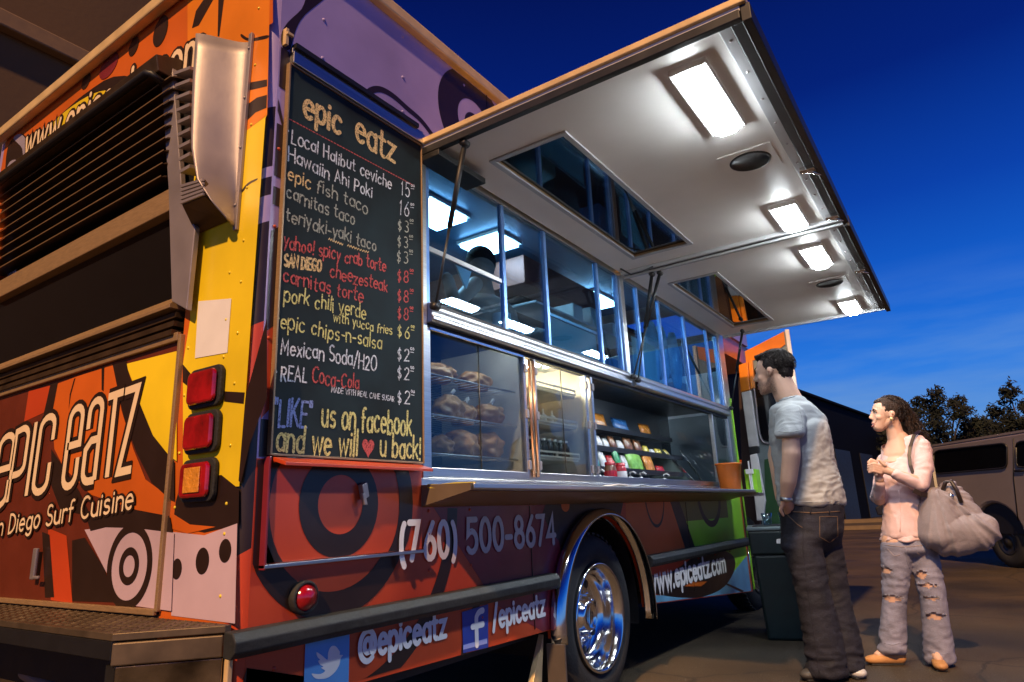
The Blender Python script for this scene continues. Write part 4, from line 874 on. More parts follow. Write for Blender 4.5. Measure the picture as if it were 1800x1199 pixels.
fixture(2.25, 2.76, -.695, -.575, L1); fixture(3.76, 4.12, -.69, -.57, L1)
fixture(4.54, 4.96, -.69, -.57, L2); fixture(6.05, 6.46, -.69, -.57, L2)
def speaker(x, y, leafo):
    b = MB(); b.lathe([(.100, 0), (.098, -.006), (.088, -.009), (.085, -.004), (.0005, -.006)], (x, y, CZ-.0085), (0, 0, 1), 36); s_ = b.build('canopy_speaker', M['dmetal'], leafo)
    b = MB(); b.box(x-.125, x+.125, y-.125, y+.125, CZ-.0125, CZ-.0086); b.build('speaker_plate', M['panelw'], s_)
speaker(-.64, 3.15, L1); speaker(-.665, 5.49, L2)
# latches on the outer rail
for (y, lo) in ((3.35, L1), (4.05, L1), (5.2, L2)):
    b = MB(); b.obox((-.42, y, CZ-.045), (.035, 0, 0), (0, .018, 0), (0, 0, .012)); b.tube([(-.45, y, CZ-.05), (-.40, y+.02, CZ-.06), (-.375, y+.09, CZ-.05)], .008, 8); b.build('canopy_latch', M['chrome'], lo, .003)
# dirt smudge and dents printed in the paint are left to the material; cable under the seam
b = MB(); b.tube([(-1.76, 4.02, 2.61), (-1.70, 4.05, 2.56), (-1.64, 4.10, 2.58), (-1.58, 4.16, 2.62)], .006, 8); T(b, 'cable', M['black'])
def strut(a, c):
    a, c = Vector(a), Vector(c); m_ = a+(c-a)*.52
    b = MB(); b.tube([a, m_], .012, 12); o = T(b, 'gas_strut', M['black'])
    b = MB(); b.tube([m_, c], .006, 10); b.build('strut_rod', M['chrome'] if False else M['dmetal'], o)
    b = MB(); b.lathe([(.0005, -.02), (.018, -.018), (.018, .018), (.0005, .02)], a, (0, 1, 0), 12); b.lathe([(.0005, -.02), (.018, -.018), (.018, .018), (.0005, .02)], c, (0, 1, 0), 12); b.build('strut_joint', M['dmetal'], o)
strut(pZ(817, 252, 2.60), (SX+.045, 2.115, 1.89))
strut(pZ(1160, 480, 2.60), (SX+.05, 4.17, 1.875)); strut(pZ(1146, 482, 2.60), (SX+.05, 4.245, 1.865))
strut(pZ(1305, 582, 2.60), (SX+.05, 6.42, 1.90))

# --- interior lights and fittings (parts of the truck)
def ilight(x0, x1, y0, y1):
    b = MB(); b.box(x0-.02, x1+.02, y0-.02, y1+.02, 3.075, 3.099); o = T(b, 'ceiling_light', M['white'])
    b = MB(); b.box(x0, x1, y0, y1, 3.05, 3.0745); b.build('lit_diffuser', M['lampi'], o, .004)
ilight(-2.96, -2.68, 3.10, 3.50); ilight(-3.02, -2.66, 3.85, 4.14); ilight(-3.1, -2.75, 5.6, 6.1)
b = MB(); b.lathe([(.075, 0), (.085, -.03), (.06, -.075), (.0005, -.09)], (SX-.13, 3.14, 1.890), (0, 0, 1), 24); T(b, 'display_lamp', M['lampw'])
b = MB(); b.obox((SX-.12, 3.36, 1.85), (.03, 0, 0), (0, .05, 0), (0, 0, .02)); T(b, 'lamp_holder', M['steel'])
hood = mat('brown_hood_metal', (.36, .12, .08), .4, .2, .2)
b = MB(); b.box(-3.9, -2.70, 4.30, 5.6, 2.80, 2.84); b.box(-2.74, -2.70, 4.30, 5.6, 2.841, 3.04); b.box(-3.9, -2.70, 4.27, 4.299, 2.80, 3.04); T(b, 'extractor_hood', hood, .006)
b = MB(); b.box(-3.7, -2.90, 4.5, 5.5, 2.78, 2.799); T(b, 'hood_filter', M['dmetal'])
b = MB(); b.box(-2.62, -2.38, 3.9, 5.6, 2.47, 2.49); T(b, 'overhead_shelf', M['steel'], .004)
for (y, z, s_) in ((4.5, 2.491, .10), (4.8, 2.491, .13), (5.2, 2.491, .09)):
    b = MB(); b.box(-2.60, -2.40, y, y+s_*1.6, z+.001, z+s_*1.3); o = b.build('storage_tub', mat('tub_plastic', (.5, .5, .48), .5), None, .01); tag(o, {4.5: 'pale storage tub at the near end of the overhead shelf inside the truck', 4.8: 'largest pale storage tub on the overhead shelf inside the truck', 5.2: 'smallest pale storage tub at the far end of the overhead shelf inside the truck'}[y], 'tub', 'tubs on the shelf inside the truck')
b = MB(); b.box(-4.2, -3.7, 2.0, 6.3, 1.9, 2.35); T(b, 'wall_cabinet', M['wallin'], .01)
b = MB(); b.box(-2.36, -2.30, 3.3, 3.75, 1.93, 2.19); o = b.build('steel_pan', M['steel'], None, .02); tag(o, 'rounded steel pan standing behind the second window of the truck', 'pan')
# orange and brown wrapped bundle lying behind the third window
def lumpy(name, c, r, m, nz_=.12, sc=6, parent=None, sub=3, seed=0, flat=1):
    bm = bmesh.new(); bmesh.ops.create_icosphere(bm, subdivisions=sub, radius=1)
    for v in bm.verts:
        k = 1+nz_*noise.noise(v.co*sc*.3+Vector((seed*3.1, seed, 0)))*2 + nz_*.5*noise.noise(v.co*sc+Vector((seed, 0, seed)))
        v.co = Vector((v.co.x*r[0]*k, v.co.y*r[1]*k, max(v.co.z*r[2]*k, -r[2]*flat)))
    me = bpy.data.meshes.new(name); bm.to_mesh(me); bm.free(); me.materials.append(m)
    for p in me.polygons: p.use_smooth = True
    o = bpy.data.objects.new(name, me); col.objects.link(o); o.location = c
    if parent: o.parent = parent; o.location = Vector(c)-wloc(parent)
    return o
o = lumpy('cloth_sack', (SX-.25, 3.52, 1.99), (.12, .22, .13), mat('grey_green_cloth', (.28, .34, .32), .8), seed=3); tag(o, 'grey green cloth sack lying behind the frosted screen of the third window', 'sack')
# utensils hanging and things standing inside the upper windows
for i, (y, m_, l_) in enumerate(((4.30, .22, 'first'), (4.40, .26, 'second'), (4.50, .20, 'third'), (4.60, .24, 'fourth'))):
    rt = thing('ladle', (-2.55, y, 2.46), '%s steel ladle from the left hanging under the overhead shelf inside the truck' % l_, 'ladle', 'ladles under the overhead shelf')
    b = MB(); b.tube([(-2.40, y, 2.46), (-2.40, y, 2.46-m_)], .006, 6); b.build('handle', M['steel'], rt)
    b = MB(); b.lathe([(.0005, -.03), (.025, -.026), (.04, 0), (.036, .0), (.02, -.02), (.0005, -.024)], (-2.40, y, 2.45-m_), (0, 0, 1), 16); b.build('bowl', M['steel'], rt)
for i, (x, y, w_, h_, m_, l_) in enumerate(((-2.2, 2.22, .20, .16, (.30, .16, .09), 'brown cardboard carton standing at the left end behind the first window'), (-2.25, 2.82, .20, .17, (.55, .58, .60), 'white carton standing left behind the second window'), (-2.2, 4.52, .16, .22, (.10, .25, .5), 'blue carton standing just past the centre post behind the window'), (-2.2, 4.74, .14, .28, (.5, .52, .5), 'tall pale carton standing beside the blue carton'), (-2.2, 5.95, .2, .24, (.35, .18, .10), 'brown carton at the far end behind the forward windows'))):
    b = MB(); b.box(x-.1, x+.08, y, y+w_, 1.905, 1.905+h_); o = b.build('carton', mat('carton_card_%d' % i if False else 'carton_card', m_, .7), None, .006); tag(o, l_, 'carton')
b = MB(); b.box(SX-.62, SX-.052, 2.09, 6.42, 1.8925+.013, 1.9045+.0); T(b, 'inner_ledge', M['steel']) if False else None
b = MB(); b.lathe([(.0005, 0), (.055, .001), (.055, .22), (.02, .222), (.02, .2)], (-2.1, 3.05, 1.907), (0, 0, 1), 20); o = b.build('paper_towel_roll', M['white']); tag(o, 'white paper towel roll standing behind the second window', 'paper roll')
# triangular napkin, hanging bags in the forward windows
b = MB(); b.prism([(SX-.18, 2.52, 2.30), (SX-.18, 2.68, 2.27), (SX-.20, 2.66, 2.17)], (-.01, 0, 0)); o = b.build('paper_note', M['white']); tag(o, 'white triangular paper hanging behind the first window', 'paper')
bagm = glass('thin_plastic_film', (.62, .75, .85), 3.0, .15)
bagp = mat('clear_plastic_bag', (.35, .5, .62), .15, var=.3, nscale=9, bump=.8, bscale=14, spec=1.0)
for k, (y, h) in enumerate(((5.12, .52), (5.34, .46), (5.62, .50))):
    b = MB(); n = 10; vs_ = []
    for i in range(n+1):
        for j in range(12):
            a = 2*PI*j/12; t = i/n; rr_ = (.02+.09*math.sin(PI*min(1, t*.9+.05))**.6)*(1+.18*math.sin(3*a+k+t*4))
            vs_.append((SX-.17+.45*rr_*math.cos(a), y+rr_*math.sin(a), 2.52-h*t))
    b.add(vs_, [(i*12+j, i*12+(j+1) % 12, (i+1)*12+(j+1) % 12, (i+1)*12+j) for i in range(n) for j in range(12)], 0, True)
    o = b.build('hanging_bag', bagp); tag(o, ['clear plastic bag hanging nearest the centre post in the forward windows', 'shorter clear plastic bag hanging between two others in the forward windows', 'clear plastic bag hanging farthest forward in the forward windows'][k], 'plastic bag', 'plastic bags hanging in the forward windows')

# ================================================================ things in the display case
# wire shelves of the left case
for z in (1.44, 1.62, 1.27):
    b = MB(); b.tube([(SX-.06, 2.13, z), (SX-.06, 2.87, z)], .005, 6); b.tube([(SX-.50, 2.13, z), (SX-.50, 2.87, z)], .005, 6)
    for k in range(14): b.tube([(SX-.06, 2.16+.052*k, z), (SX-.50, 2.16+.052*k, z)], .002, 5)
    T(b, 'wire_shelf', M['steel'])
bread = mat('wrapped_bread', (.62, .30, .09), .35, var=.4, nscale=14, bump=.6, bscale=30, spec=.8)
twist = M['white']
spots = [((SX-.16, 2.44, 1.50), (.07, .085, .065), 1), ((SX-.20, 2.60, 1.49), (.07, .07, .06), 2), ((SX-.16, 2.76, 1.50), (.08, .09, .055), 3), ((SX-.18, 2.55, 1.335), (.09, .10, .07), 4), ((SX-.18, 2.76, 1.335), (.09, .10, .075), 5), ((SX-.2, 2.40, 1.67), (.08, .12, .05), 6), ((SX-.2, 2.70, 1.67), (.08, .11, .05), 7), ((SX-.2, 2.42, 1.325), (.08, .06, .05), 8)]
lab = ['wrapped bread roll with white tie, left on the middle shelf of the left display case', 'smaller wrapped bread roll between two others on the middle shelf of the left display case', 'wrapped bread roll at the right end of the middle shelf of the left display case', 'large wrapped loaf in the middle of the lowest shelf of the left display case', 'large wrapped loaf at the right end of the lowest shelf of the left display case', 'flat wrapped loaf left on the top shelf of the left display case', 'flat wrapped loaf right on the top shelf of the left display case', 'small wrapped roll at the left end of the lowest shelf of the left display case']
for (c, r, s_), l in zip(spots, lab):
    rt = thing('bread_bag', c, l, 'bread', 'wrapped bread in the left display case'); lumpy('wrapped_loaf', c, r, bread, .13, 7, rt, 4, s_, .85)
    if s_ in (1, 2, 3): b = MB(); b.obox((c[0]+.03, c[1], c[2]+r[2]+.012), (.006, 0, 0), (0, .012, .012), (0, -.004, .006)); b.build('tie', twist, rt)
# middle case: trays
for i, (z, l) in enumerate(((1.665, 'cream tray on the top level of the lit middle display case'), (1.475, 'cream tray on the second level of the lit middle display case'), (1.285, 'cream tray on the lowest level of the lit middle display case'))):
    rt = thing('tray', (SX-.3, 3.26, z), l, 'tray', 'cream trays in the middle display case')
    b = MB(); b.box(SX-.52, SX-.06, 3.0, 3.52, z, z+.012); b.build('tray_base', M['trayw'], rt, .003)
    b = MB(); 
    for zz in (z+.0125, z+.038): b.box(SX-.062, SX-.052, 3.0, 3.52, zz, zz+.010)
    for yy in (3.0, 3.26, 3.51): b.box(SX-.063, SX-.053, yy, yy+.01, z+.0227, z+.0377)
    b.box(SX-.52, SX-.064, 3.0, 3.008, z+.0125, z+.045); b.box(SX-.52, SX-.064, 3.512, 3.52, z+.0125, z+.045); b.build('tray_rim', M['trayw'], rt)
blk = mat('black_bottle_caps', (.02, .02, .022), .25)
k = 0
for j in range(2):
    for i in range(8):
        c = (SX-.12-.09*j, 3.04+.062*i, 1.299)
        b = MB(); b.lathe([(.0005, 0), (.024, .001), (.025, .07), (.014, .085), (.013, .098)], c, (0, 0, 1), 12); 
        rt = thing('sauce_bottle', c, 'small black bottle %s in the %s row on the lowest tray' % ((['at the left end']+pos_words[1:7]+['at the right end'])[i], 'front' if j == 0 else 'rear'), 'bottle', 'black bottles in the %s row on the lowest tray' % ('front' if j == 0 else 'rear')); b.build('bottle_body', blk, rt)
        b = MB(); b.lathe([(.015, .0985), (.015, .112), (.0005, .113)], c, (0, 0, 1), 12); b.build('cap', M['white'], rt)
for i, y in enumerate((3.24, 3.34)):
    b = MB(); c = (SX-.12, y, 1.489); b.lathe([(.0005, 0), (.02, .001), (.021, .05), (.006, .065), (.005, .09), (.0005, .091)], c, (0, 0, 1), 12); o = b.build('squeeze_bottle', M['white']); tag(o, ['left', 'right'][i]+' white squeeze bottle on the second tray of the middle display case', 'bottle', 'white squeeze bottles')
# right case: stepped shelves with snacks
shz = [(1.27, .20), (1.43, .30), (1.60, .38)]
for i, (z, xx) in enumerate(shz):
    b = MB(); b.prism([(SX-xx, 3.65, z), (SX-xx-.18, 3.65, z+.01), (SX-xx-.18, 3.65, z-.004), (SX-xx, 3.65, z-.016)], (0, [1.95, 2.25, 2.25][i], 0)); sh = T(b, 'stepped_shelf', M['steelh'], .002)
    b = MB(); b.box(SX-xx+.0005, SX-xx+.008, 3.65, 3.65+[1.95, 2.25, 2.25][i], z-.018, z+.020); b.build('shelf_lip', M['dmetal'], sh)
b = MB(); b.prism([(SX-.08, 5.62, 1.165), (SX-.5, 5.62, 1.165), (SX-.5, 5.62, 1.50), (SX-.35, 5.62, 1.50)], (0, .012, 0)); T(b, 'sloping_end_panel', mat('grey_green_panel', (.13, .17, .16), .4, .3))
b = MB(); b.bar((SX-.08, 5.615, 1.168), (SX-.35, 5.615, 1.503), .02, .012, up=(0,1,0)); b.bar((SX-.10, 5.88, 1.168), (SX-.30, 5.88, 1.503), .014, .012, up=(0,1,0)); T(b, 'panel_edge_trim', M['chrome'])
snk = {'red': (.55, .02, .03), 'lime': (.28, .62, .10), 'white': (.75, .75, .75), 'blue': (.05, .22, .6), 'orange': (.75, .28, .04), 'yellow': (.75, .6, .08), 'green': (.03, .35, .12), 'brown': (.22, .09, .04), 'teal': (.1, .4, .4)}
SM = {k_: mat(k_+'_snack_foil', c, .25, var=.25, nscale=20, bump=.5, bscale=25, spec=.9) for k_, c in snk.items()}
def packet(name, c, w_, h_, m, label, lean=.3, grp='snack packets on the stepped shelves'):
    n = 5; b = MB(); vs_ = []
    for sgn in (1, -1):
        for i in range(n+1):
            for j in range(n+1):
                u, v = i/n, j/n; th = .022*math.sin(PI*u)**.5*math.sin(PI*v)**.7*sgn if 0 < i < n and 0 < j < n else 0
                vs_.append((c[0]+th-lean*h_*v, c[1]+w_*(u-.5), c[2]+h_*v))
    q = (n+1)**2; fs = [(s_*q+i*(n+1)+j, s_*q+(i+1)*(n+1)+j, s_*q+(i+1)*(n+1)+j+1, s_*q+i*(n+1)+j+1) for s_ in (0, 1) for i in range(n) for j in range(n)]
    b.add(vs_, fs, 0, True); o = b.build(name, m); tag(o, label, 'snack', grp); return o
row1 = [('teal', .10, .10), ('white', .08, .12), ('red', .09, .10), ('green', .08, .16), ('white', .07, .11), ('lime', .24, .15), ('orange', .16, .14), ('red', .14, .06)]
y = 4.08
for i, (cn, w_, h_) in enumerate(row1):
    packet('snack_packet', (SX-.26, y+w_*.6, 1.275), w_*1.2, h_*1.1, SM[cn], '%s snack packet %s of the lowest stepped shelf' % (cn, pos_words[i] if i < 7 else 'at the right end')); y += w_*1.2+.02
row2 = [('red', .20, .05), ('white', .08, .09), ('white', .08, .08), ('brown', .1, .1), ('white', .10, .08), ('brown', .16, .11), ('brown', .14, .10), ('yellow', .10, .07), ('white', .08, .05), ('yellow', .14, .06), ('white', .1, .05)]
y = 4.15
for i, (cn, w_, h_) in enumerate(row2):
    packet('snack_packet', (SX-.36, y+w_/2, 1.435), w_, h_*1.15, SM[cn], '%s snack packet %s of the middle stepped shelf' % (cn, pos_words[i])); y += w_+.03
for i, (cn, yy, w_, h_) in enumerate((('orange', 4.62, .24, .13), ('blue', 5.0, .3, .12), ('orange', 5.50, .24, .12), ('brown', 4.35, .18, .10))):
    packet('snack_packet', (SX-.44, yy, 1.605), w_, h_, SM[cn], ['orange snack packet on the left half of the top stepped shelf', 'blue snack packet in the middle of the top stepped shelf', 'orange snack packet toward the right of the top stepped shelf', 'brown snack packet at the left end of the top stepped shelf'][i])
# jars, sauce bottles, paper on the counter
for i, (yy, m) in enumerate(((3.93, SM['red']), (4.08, M['white']))):
    rt = thing('sauce_jar', (SX-.06, yy, 1.166), ['red labelled', 'white labelled'][i]+' sauce jar on the counter below the stepped shelves', 'jar', 'sauce jars')
    b = MB(); b.lathe([(.0005, 0), (.04, .001), (.042, .06), (.038, .10), (.030, .115)], (SX-.06, yy, 1.166), (0, 0, 1), 20); b.build('jar_body', SM['brown'] if i == 0 else SM['red'], rt)
    b = MB(); b.lathe([(.0425, .02), (.0430, .03), (.0430, .075), (.0425, .08)], (SX-.06, yy, 1.166), (0, 0, 1), 20); b.build('jar_label', m, rt)
    b = MB(); b.lathe([(.034, .1155), (.034, .135), (.0005, .136)], (SX-.06, yy, 1.166), (0, 0, 1), 20); b.build('jar_lid', SM['red'], rt)
for i, yy in enumerate((3.78, 4.25, 4.42, 4.85)):
    rt = thing('pump_bottle', (SX-.07, yy, 1.166), ['pump bottle left of the sauce jars on the counter', 'pump bottle directly right of the sauce jars on the counter', 'second pump bottle right of the sauce jars on the counter', 'pump bottle farthest right on the counter'][i], 'bottle', 'pump bottles on the counter')
    b = MB(); b.lathe([(.0005, 0), (.022, .001), (.022, .045), (.010, .055)], (SX-.07, yy, 1.166), (0, 0, 1), 14); b.build('bottle_body', M['steel'], rt)
    b = MB(); b.tube([(SX-.07, yy, 1.2215), (SX-.07, yy, 1.245), (SX-.04, yy-.01, 1.248), (SX-.02, yy-.02, 1.235)], .006, 8); b.build('spout', M['white'], rt)
b = MB(); vs_ = []
for i in range(9):
    t = i/8; vs_ += [(SX+.03, 3.35+t*.85, 1.1275+.004), (SX+.22, 3.35+t*.85, 1.1275+.004+.012*math.sin(t*9)**2)]
b.add(vs_, [(2*i, 2*i+2, 2*i+3, 2*i+1) for i in range(8)], 0, True); o = b.build('paper_sheet', M['white']); o.modifiers.new('t', 'SOLIDIFY').thickness = .002; tag(o, 'crumpled white paper lying on the serving shelf below the snacks', 'paper')
# orange bucket and lime flyer box at the far end of the shelf
b = MB(); c = Vector((SX+.12, 5.86, 1.127)); b.lathe([(.0005, 0), (.085, .001), (.105, .21), (.112, .212), (.112, .225), (.100, .226), (.09, .05), (.0005, .04)], c, (0, 0, 1), 28)
o = b.build('orange_bucket', mat('orange_plastic', (.75, .17, .015), .4)); tag(o, 'orange plastic bucket at the far end of the serving shelf', 'bucket')
b = MB(); b.box(SX+.19, SX+.29, 6.07, 6.20, 1.10, 1.30); o = b.build('flyer_box', M['green'], None, .004); o.location.z = 0; tag(o, 'lime green flyer box beside the orange bucket', 'box')
b = MB(); b.box(SX+.215, SX+.275, 6.02, 6.055, 1.26, 1.30); b.tube([(SX+.245, 6.04, 1.30), (SX+.245, 6.04, 1.37)], .007, 8); b.box(SX+.235, SX+.255, 6.035, 6.075, 1.10, 1.2595); o = b.build('price_clip', M['white'], None, .003); tag(o, 'white clip standing between the orange bucket and the lime box', 'clip')
b = MB(); b.box(SX+.0035, SX+.30, 6.082, 6.22, 1.072, 1.0985); T(b, 'shelf_extension', M['steelh'])
# lime edge strip at the front end and dark cab opening, open cab door
b = MB(); b.box(SX+.0, SX+.012, 6.585, 6.60, .25, 2.02); T(b, 'lime_edge_strip', M['green'], .002)
b = MB(); b.box(-2.9, SX-.02, 6.62, 6.64, .45, 2.72); T(b, 'cab_opening', M['black'])
b = MB(); b.box(SX-.34, SX-.02, 6.66, 7.86, 2.50, 2.719); T(b, 'cab_header', M['dorange'])
dr = bpy.data.objects.new('cab_door', None); col.objects.link(dr); dr.parent = truck; dr.location = Vector((SX, 7.3, .6)) - truck.location
DYY = 7.3
def dpt(u, v, off=0): p = pY(u, v, DYY); return (p.x, DYY+off, p.z)
b = MB(); b.prism([dpt(u, v) for u, v in ((1308, 618), (1383, 580), (1392, 640), (1400, 800), (1400, 1030), (1345, 1030), (1330, 760))], (0, .045, 0)); b.build('door_panel', mat('grey_green_door', (.20, .24, .24), .45), dr, .006)
b = MB(); b.prism([dpt(u, v, -.014) for u, v in ((1310, 618), (1378, 583), (1381, 606), (1366, 617), (1330, 632), (1312, 640))], (0, .012, 0)); b.build('orange_top_panel', M['orange'], dr, .004)
b = MB(); b.prism([dpt(u, v, -.020) for u, v in ((1380, 580), (1387, 579), (1403, 690), (1415, 800), (1409, 800), (1396, 690))], (0, .03, 0)); b.build('white_edge_strip', M['white'], dr, .004)
b = MB(); b.prism([dpt(u, v, -.012) for u, v in smooth2([(1326, 650), (1370, 632), (1378, 700), (1382, 770), (1350, 776), (1338, 762), (1330, 700)], 3)], (0, .010, 0)); b.build('door_window', M['void'], dr)
b = MB(); b.tube([dpt(u, v, -.016) for u, v in smooth2([(1322, 648), (1328, 700), (1336, 765), (1350, 780), (1385, 774)], 4, False)], .010, 8); b.build('window_gasket', M['alu'], dr)
b = MB(); b.prism([dpt(u, v, -.010) for u, v in ((1344, 808), (1400, 795), (1400, 1025), (1350, 1025))], (0, .008, 0)); b.build('lower_door_skin', mat('dark_green_door_skin', (.03, .09, .03), .45), dr)
mr = bpy.data.objects.new('folding_door_post', None); col.objects.link(mr); mr.parent = truck; mr.location = Vector((SX, 7.0, 1.1)) - truck.location
def qpt(u, v, o=0): p = pY(u, v, 7.0); return (p.x, 7.0+o, p.z)
for (m, pts) in ((M['orange'], ((1298, 642), (1314, 636), (1318, 685), (1302, 689))), (M['orange'], ((1315, 634), (1322, 632), (1326, 681), (1319, 684))), (M['silver'], ((1303, 690), (1319, 686), (1333, 784), (1316, 786))), (M['dmetal'], ((1316, 787), (1333, 785), (1334, 796), (1317, 799))), (M['panelw'], ((1318, 800), (1330, 797), (1345, 880), (1340, 915), (1330, 915)))):
    b = MB(); b.prism([qpt(u, v) for u, v in pts], (0, .05, 0)); b.build('door_post_section', m, mr, .006)
b = MB(); b.prism([qpt(u, v, .3) for u, v in ((1283, 655), (1302, 655), (1314, 790), (1330, 1080), (1300, 1080))], (0, .03, 0)); b.build('dark_door_leaf', mat('dark_brown_door', (.035, .02, .018), .4), mr)

# ================================================================ MENU BOARD
mbd = thing('menu_board', (SX+.04, 1.7, 1.21), 'tall blackboard menu in chalk lettering hung on the side of the food truck', 'menu board')
BX = SX+.016
b = MB(); b.box(SX+.003, BX, 1.3415, 2.060, 1.222, 2.655); b.build('board_panel', M['board'], mbd)
b = MB()
b.box(SX+.002, BX+.006, 1.334, 1.3412, 1.216, 2.662); b.box(SX+.002, BX+.006, 2.0603, 2.066, 1.216, 2.662); b.box(SX+.002, BX+.006, 1.3414, 2.060, 2.6555, 2.662); b.box(SX+.002, BX+.004, 1.3414, 2.060, 1.214, 1.2215)
b.build('board_frame', M['barm'], mbd, .001)
def cl_(s, a, c, h, hw, m, jit=.05, name='chalk_lettering', gap=.2, slant=.04, bold=False):
    a = pX(a[0], a[1], BX); c = pX(c[0], c[1], BX); b = MB()
    write(b, s, a, c, (0, 0, 1), h, hw, (.0012, 0, 0), jit, 0, slant, gap); return b.build(name, M[m], mbd)
cl_('epic', (534, 203), (597, 237), .115, .0088, 'co', .05); cl_('eatz', (626, 245), (692, 286), .125, .0088, 'co', .05)
b = MB(); a = pX(502, 206, BX); c = pX(727, 326, BX)
for k in range(46):
    t = (k+.2)/46; t2 = t+.012; p, q = a+(c-a)*t, a+(c-a)*t2; vs_, fs = strip(b, [(p.y, p.z), (q.y, q.z)], .0022); b.add([(BX+.001, v.x, v.y) for v in vs_], fs)
b.build('dotted_line', M['cr'], mbd)
def bul(u, v, m='cw'): p = pX(u, v, BX); b = MB(); ring_ = [(BX+.001, p.y+.0045*math.cos(2*PI*k/10), p.z+.0055*math.sin(2*PI*k/10)) for k in range(10)]; b.poly(ring_); b.build('bullet', M[m], mbd)
rows = [('Local Halibut ceviche', (512, 250), (687, 332), .070, 'cw', (506, 230)), ('Hawaiin Ahi Poki', (507, 282), (653, 349), .068, 'cw', (503, 263)),
 ('epic', (505, 316), (545, 332), .070, 'co', (501, 305)), ('fish taco', (556, 337), (645, 376), .068, 'cg', None), ('carnitas taco', (503, 348), (622, 395), .066, 'cg', (499, 339)),
 ('teriyaki-yaki taco', (502, 387), (660, 441), .066, 'cg', (496, 375)), ('yahoo! spicy crab torte', (498, 434), (677, 478), .066, 'cr', (494, 412)),
 ('cheezesteak', (580, 487), (680, 513), .064, 'cr', (492, 453)), ('carnitas torte', (497, 494), (637, 532), .068, 'cr', (491, 481)),
 ('pork chili verde', (499, 528), (642, 560), .072, 'cy', (490, 513)), ('with yucca fries', (585, 565), (688, 590), .050, 'cy', None),
 ('epic chips-n-salsa', (492, 577), (670, 613), .072, 'cy', (489, 559)), ('Mexican Soda/H2O', (493, 620), (660, 651), .070, 'cw', (486, 605)),
 ('REAL', (493, 668), (538, 673), .066, 'cw', (485, 653)), ('Coca-Cola', (548, 672), (630, 683), .070, 'cr', None)]
for s, a, c, h, m, bu in rows:
    cl_(s, a, c, h*.78, .0031 if h > .055 else .0025, m, .09)
    if bu: bul(bu[0], bu[1], m)
cl_('SAN DIEGO', (499, 467), (563, 478), .042, .0044, 'co', .04); cl_('MADE WITH REAL CANE SUGAR', (582, 689), (692, 706), .020, .0016, 'cw', .05)
for a, c, s, m in (((705, 343), (719, 348), '15', 'cw'), ((702, 376), (718, 381), '16', 'cw'), ((699, 404), (717, 409), '$3', 'cg'), ((698, 432), (716, 437), '$3', 'cg'), ((697, 460), (716, 463), '$3', 'cg'),
    ((698, 494), (717, 497), '$8', 'cr'), ((698, 529), (717, 532), '$8', 'cr'), ((698, 560), (717, 563), '$8', 'cr'), ((698, 592), (719, 596), '$6', 'cy'), ((698, 633), (718, 635), '$2', 'cw'), ((698, 666), (718, 668), '$2', 'cw'), ((698, 708), (719, 710), '$2', 'cw')):
    cl_(s, a, c, .066 if '$' not in s else .050, .0028, m, .04, 'chalk_price', .35)
    e = pX(c[0]+3, c[1]-20, BX); f = pX(c[0]+9, c[1]-19, BX); b = MB(); write(b, 'oo', e, f, (0, 0, 1), .016, .0018, (.001, 0, 0)); b.add([(BX+.001, e.y, e.z-.008), (BX+.001, f.y, f.z-.008), (BX+.001, f.y, f.z-.011), (BX+.001, e.y, e.z-.011)], [(0, 1, 2, 3)]); b.build('chalk_cents', M[m], mbd)
def scrib(a, c, n, m, amp=.006):
    a = pX(*a, BX); c = pX(*c, BX); b = MB(); q = []
    for k in range(n): t = k/(n-1); p = a+(c-a)*t; q.append((p.y, p.z+amp*(1 if k % 2 else -.6)*(.5+.5*abs(math.sin(k*1.7)))))
    vs_, fs = strip(b, q, .0018, caps=False); b.add([(BX+.001, v.x, v.y) for v in vs_], fs); b.build('chalk_underline', M[m], mbd)
scrib((577, 421), (603, 430), 14, 'co'); scrib((610, 432), (648, 444), 18, 'co')
cl_('"LIKE"', (480, 748), (546, 751), .088, .0048, 'cb', .04); cl_('us on facebook', (565, 751), (722, 765), .092, .0050, 'cy', .05)
cl_('and we will', (485, 794), (627, 800), .088, .0050, 'cy', .05); cl_('u back!', (668, 802), (738, 807), .088, .0050, 'cy', .04)
h = pX(647, 786, BX); b = MB(); pts = []
for k in range(28):
    t = 2*PI*k/28; pts.append((BX+.001, h.y+.0019*16*math.sin(t)**3*1.0, h.z+.0024*(13*math.cos(t)-5*math.cos(2*t)-2*math.cos(3*t)-math.cos(4*t))))
b.poly(pts); b.build('chalk_heart', M['cr'], mbd)

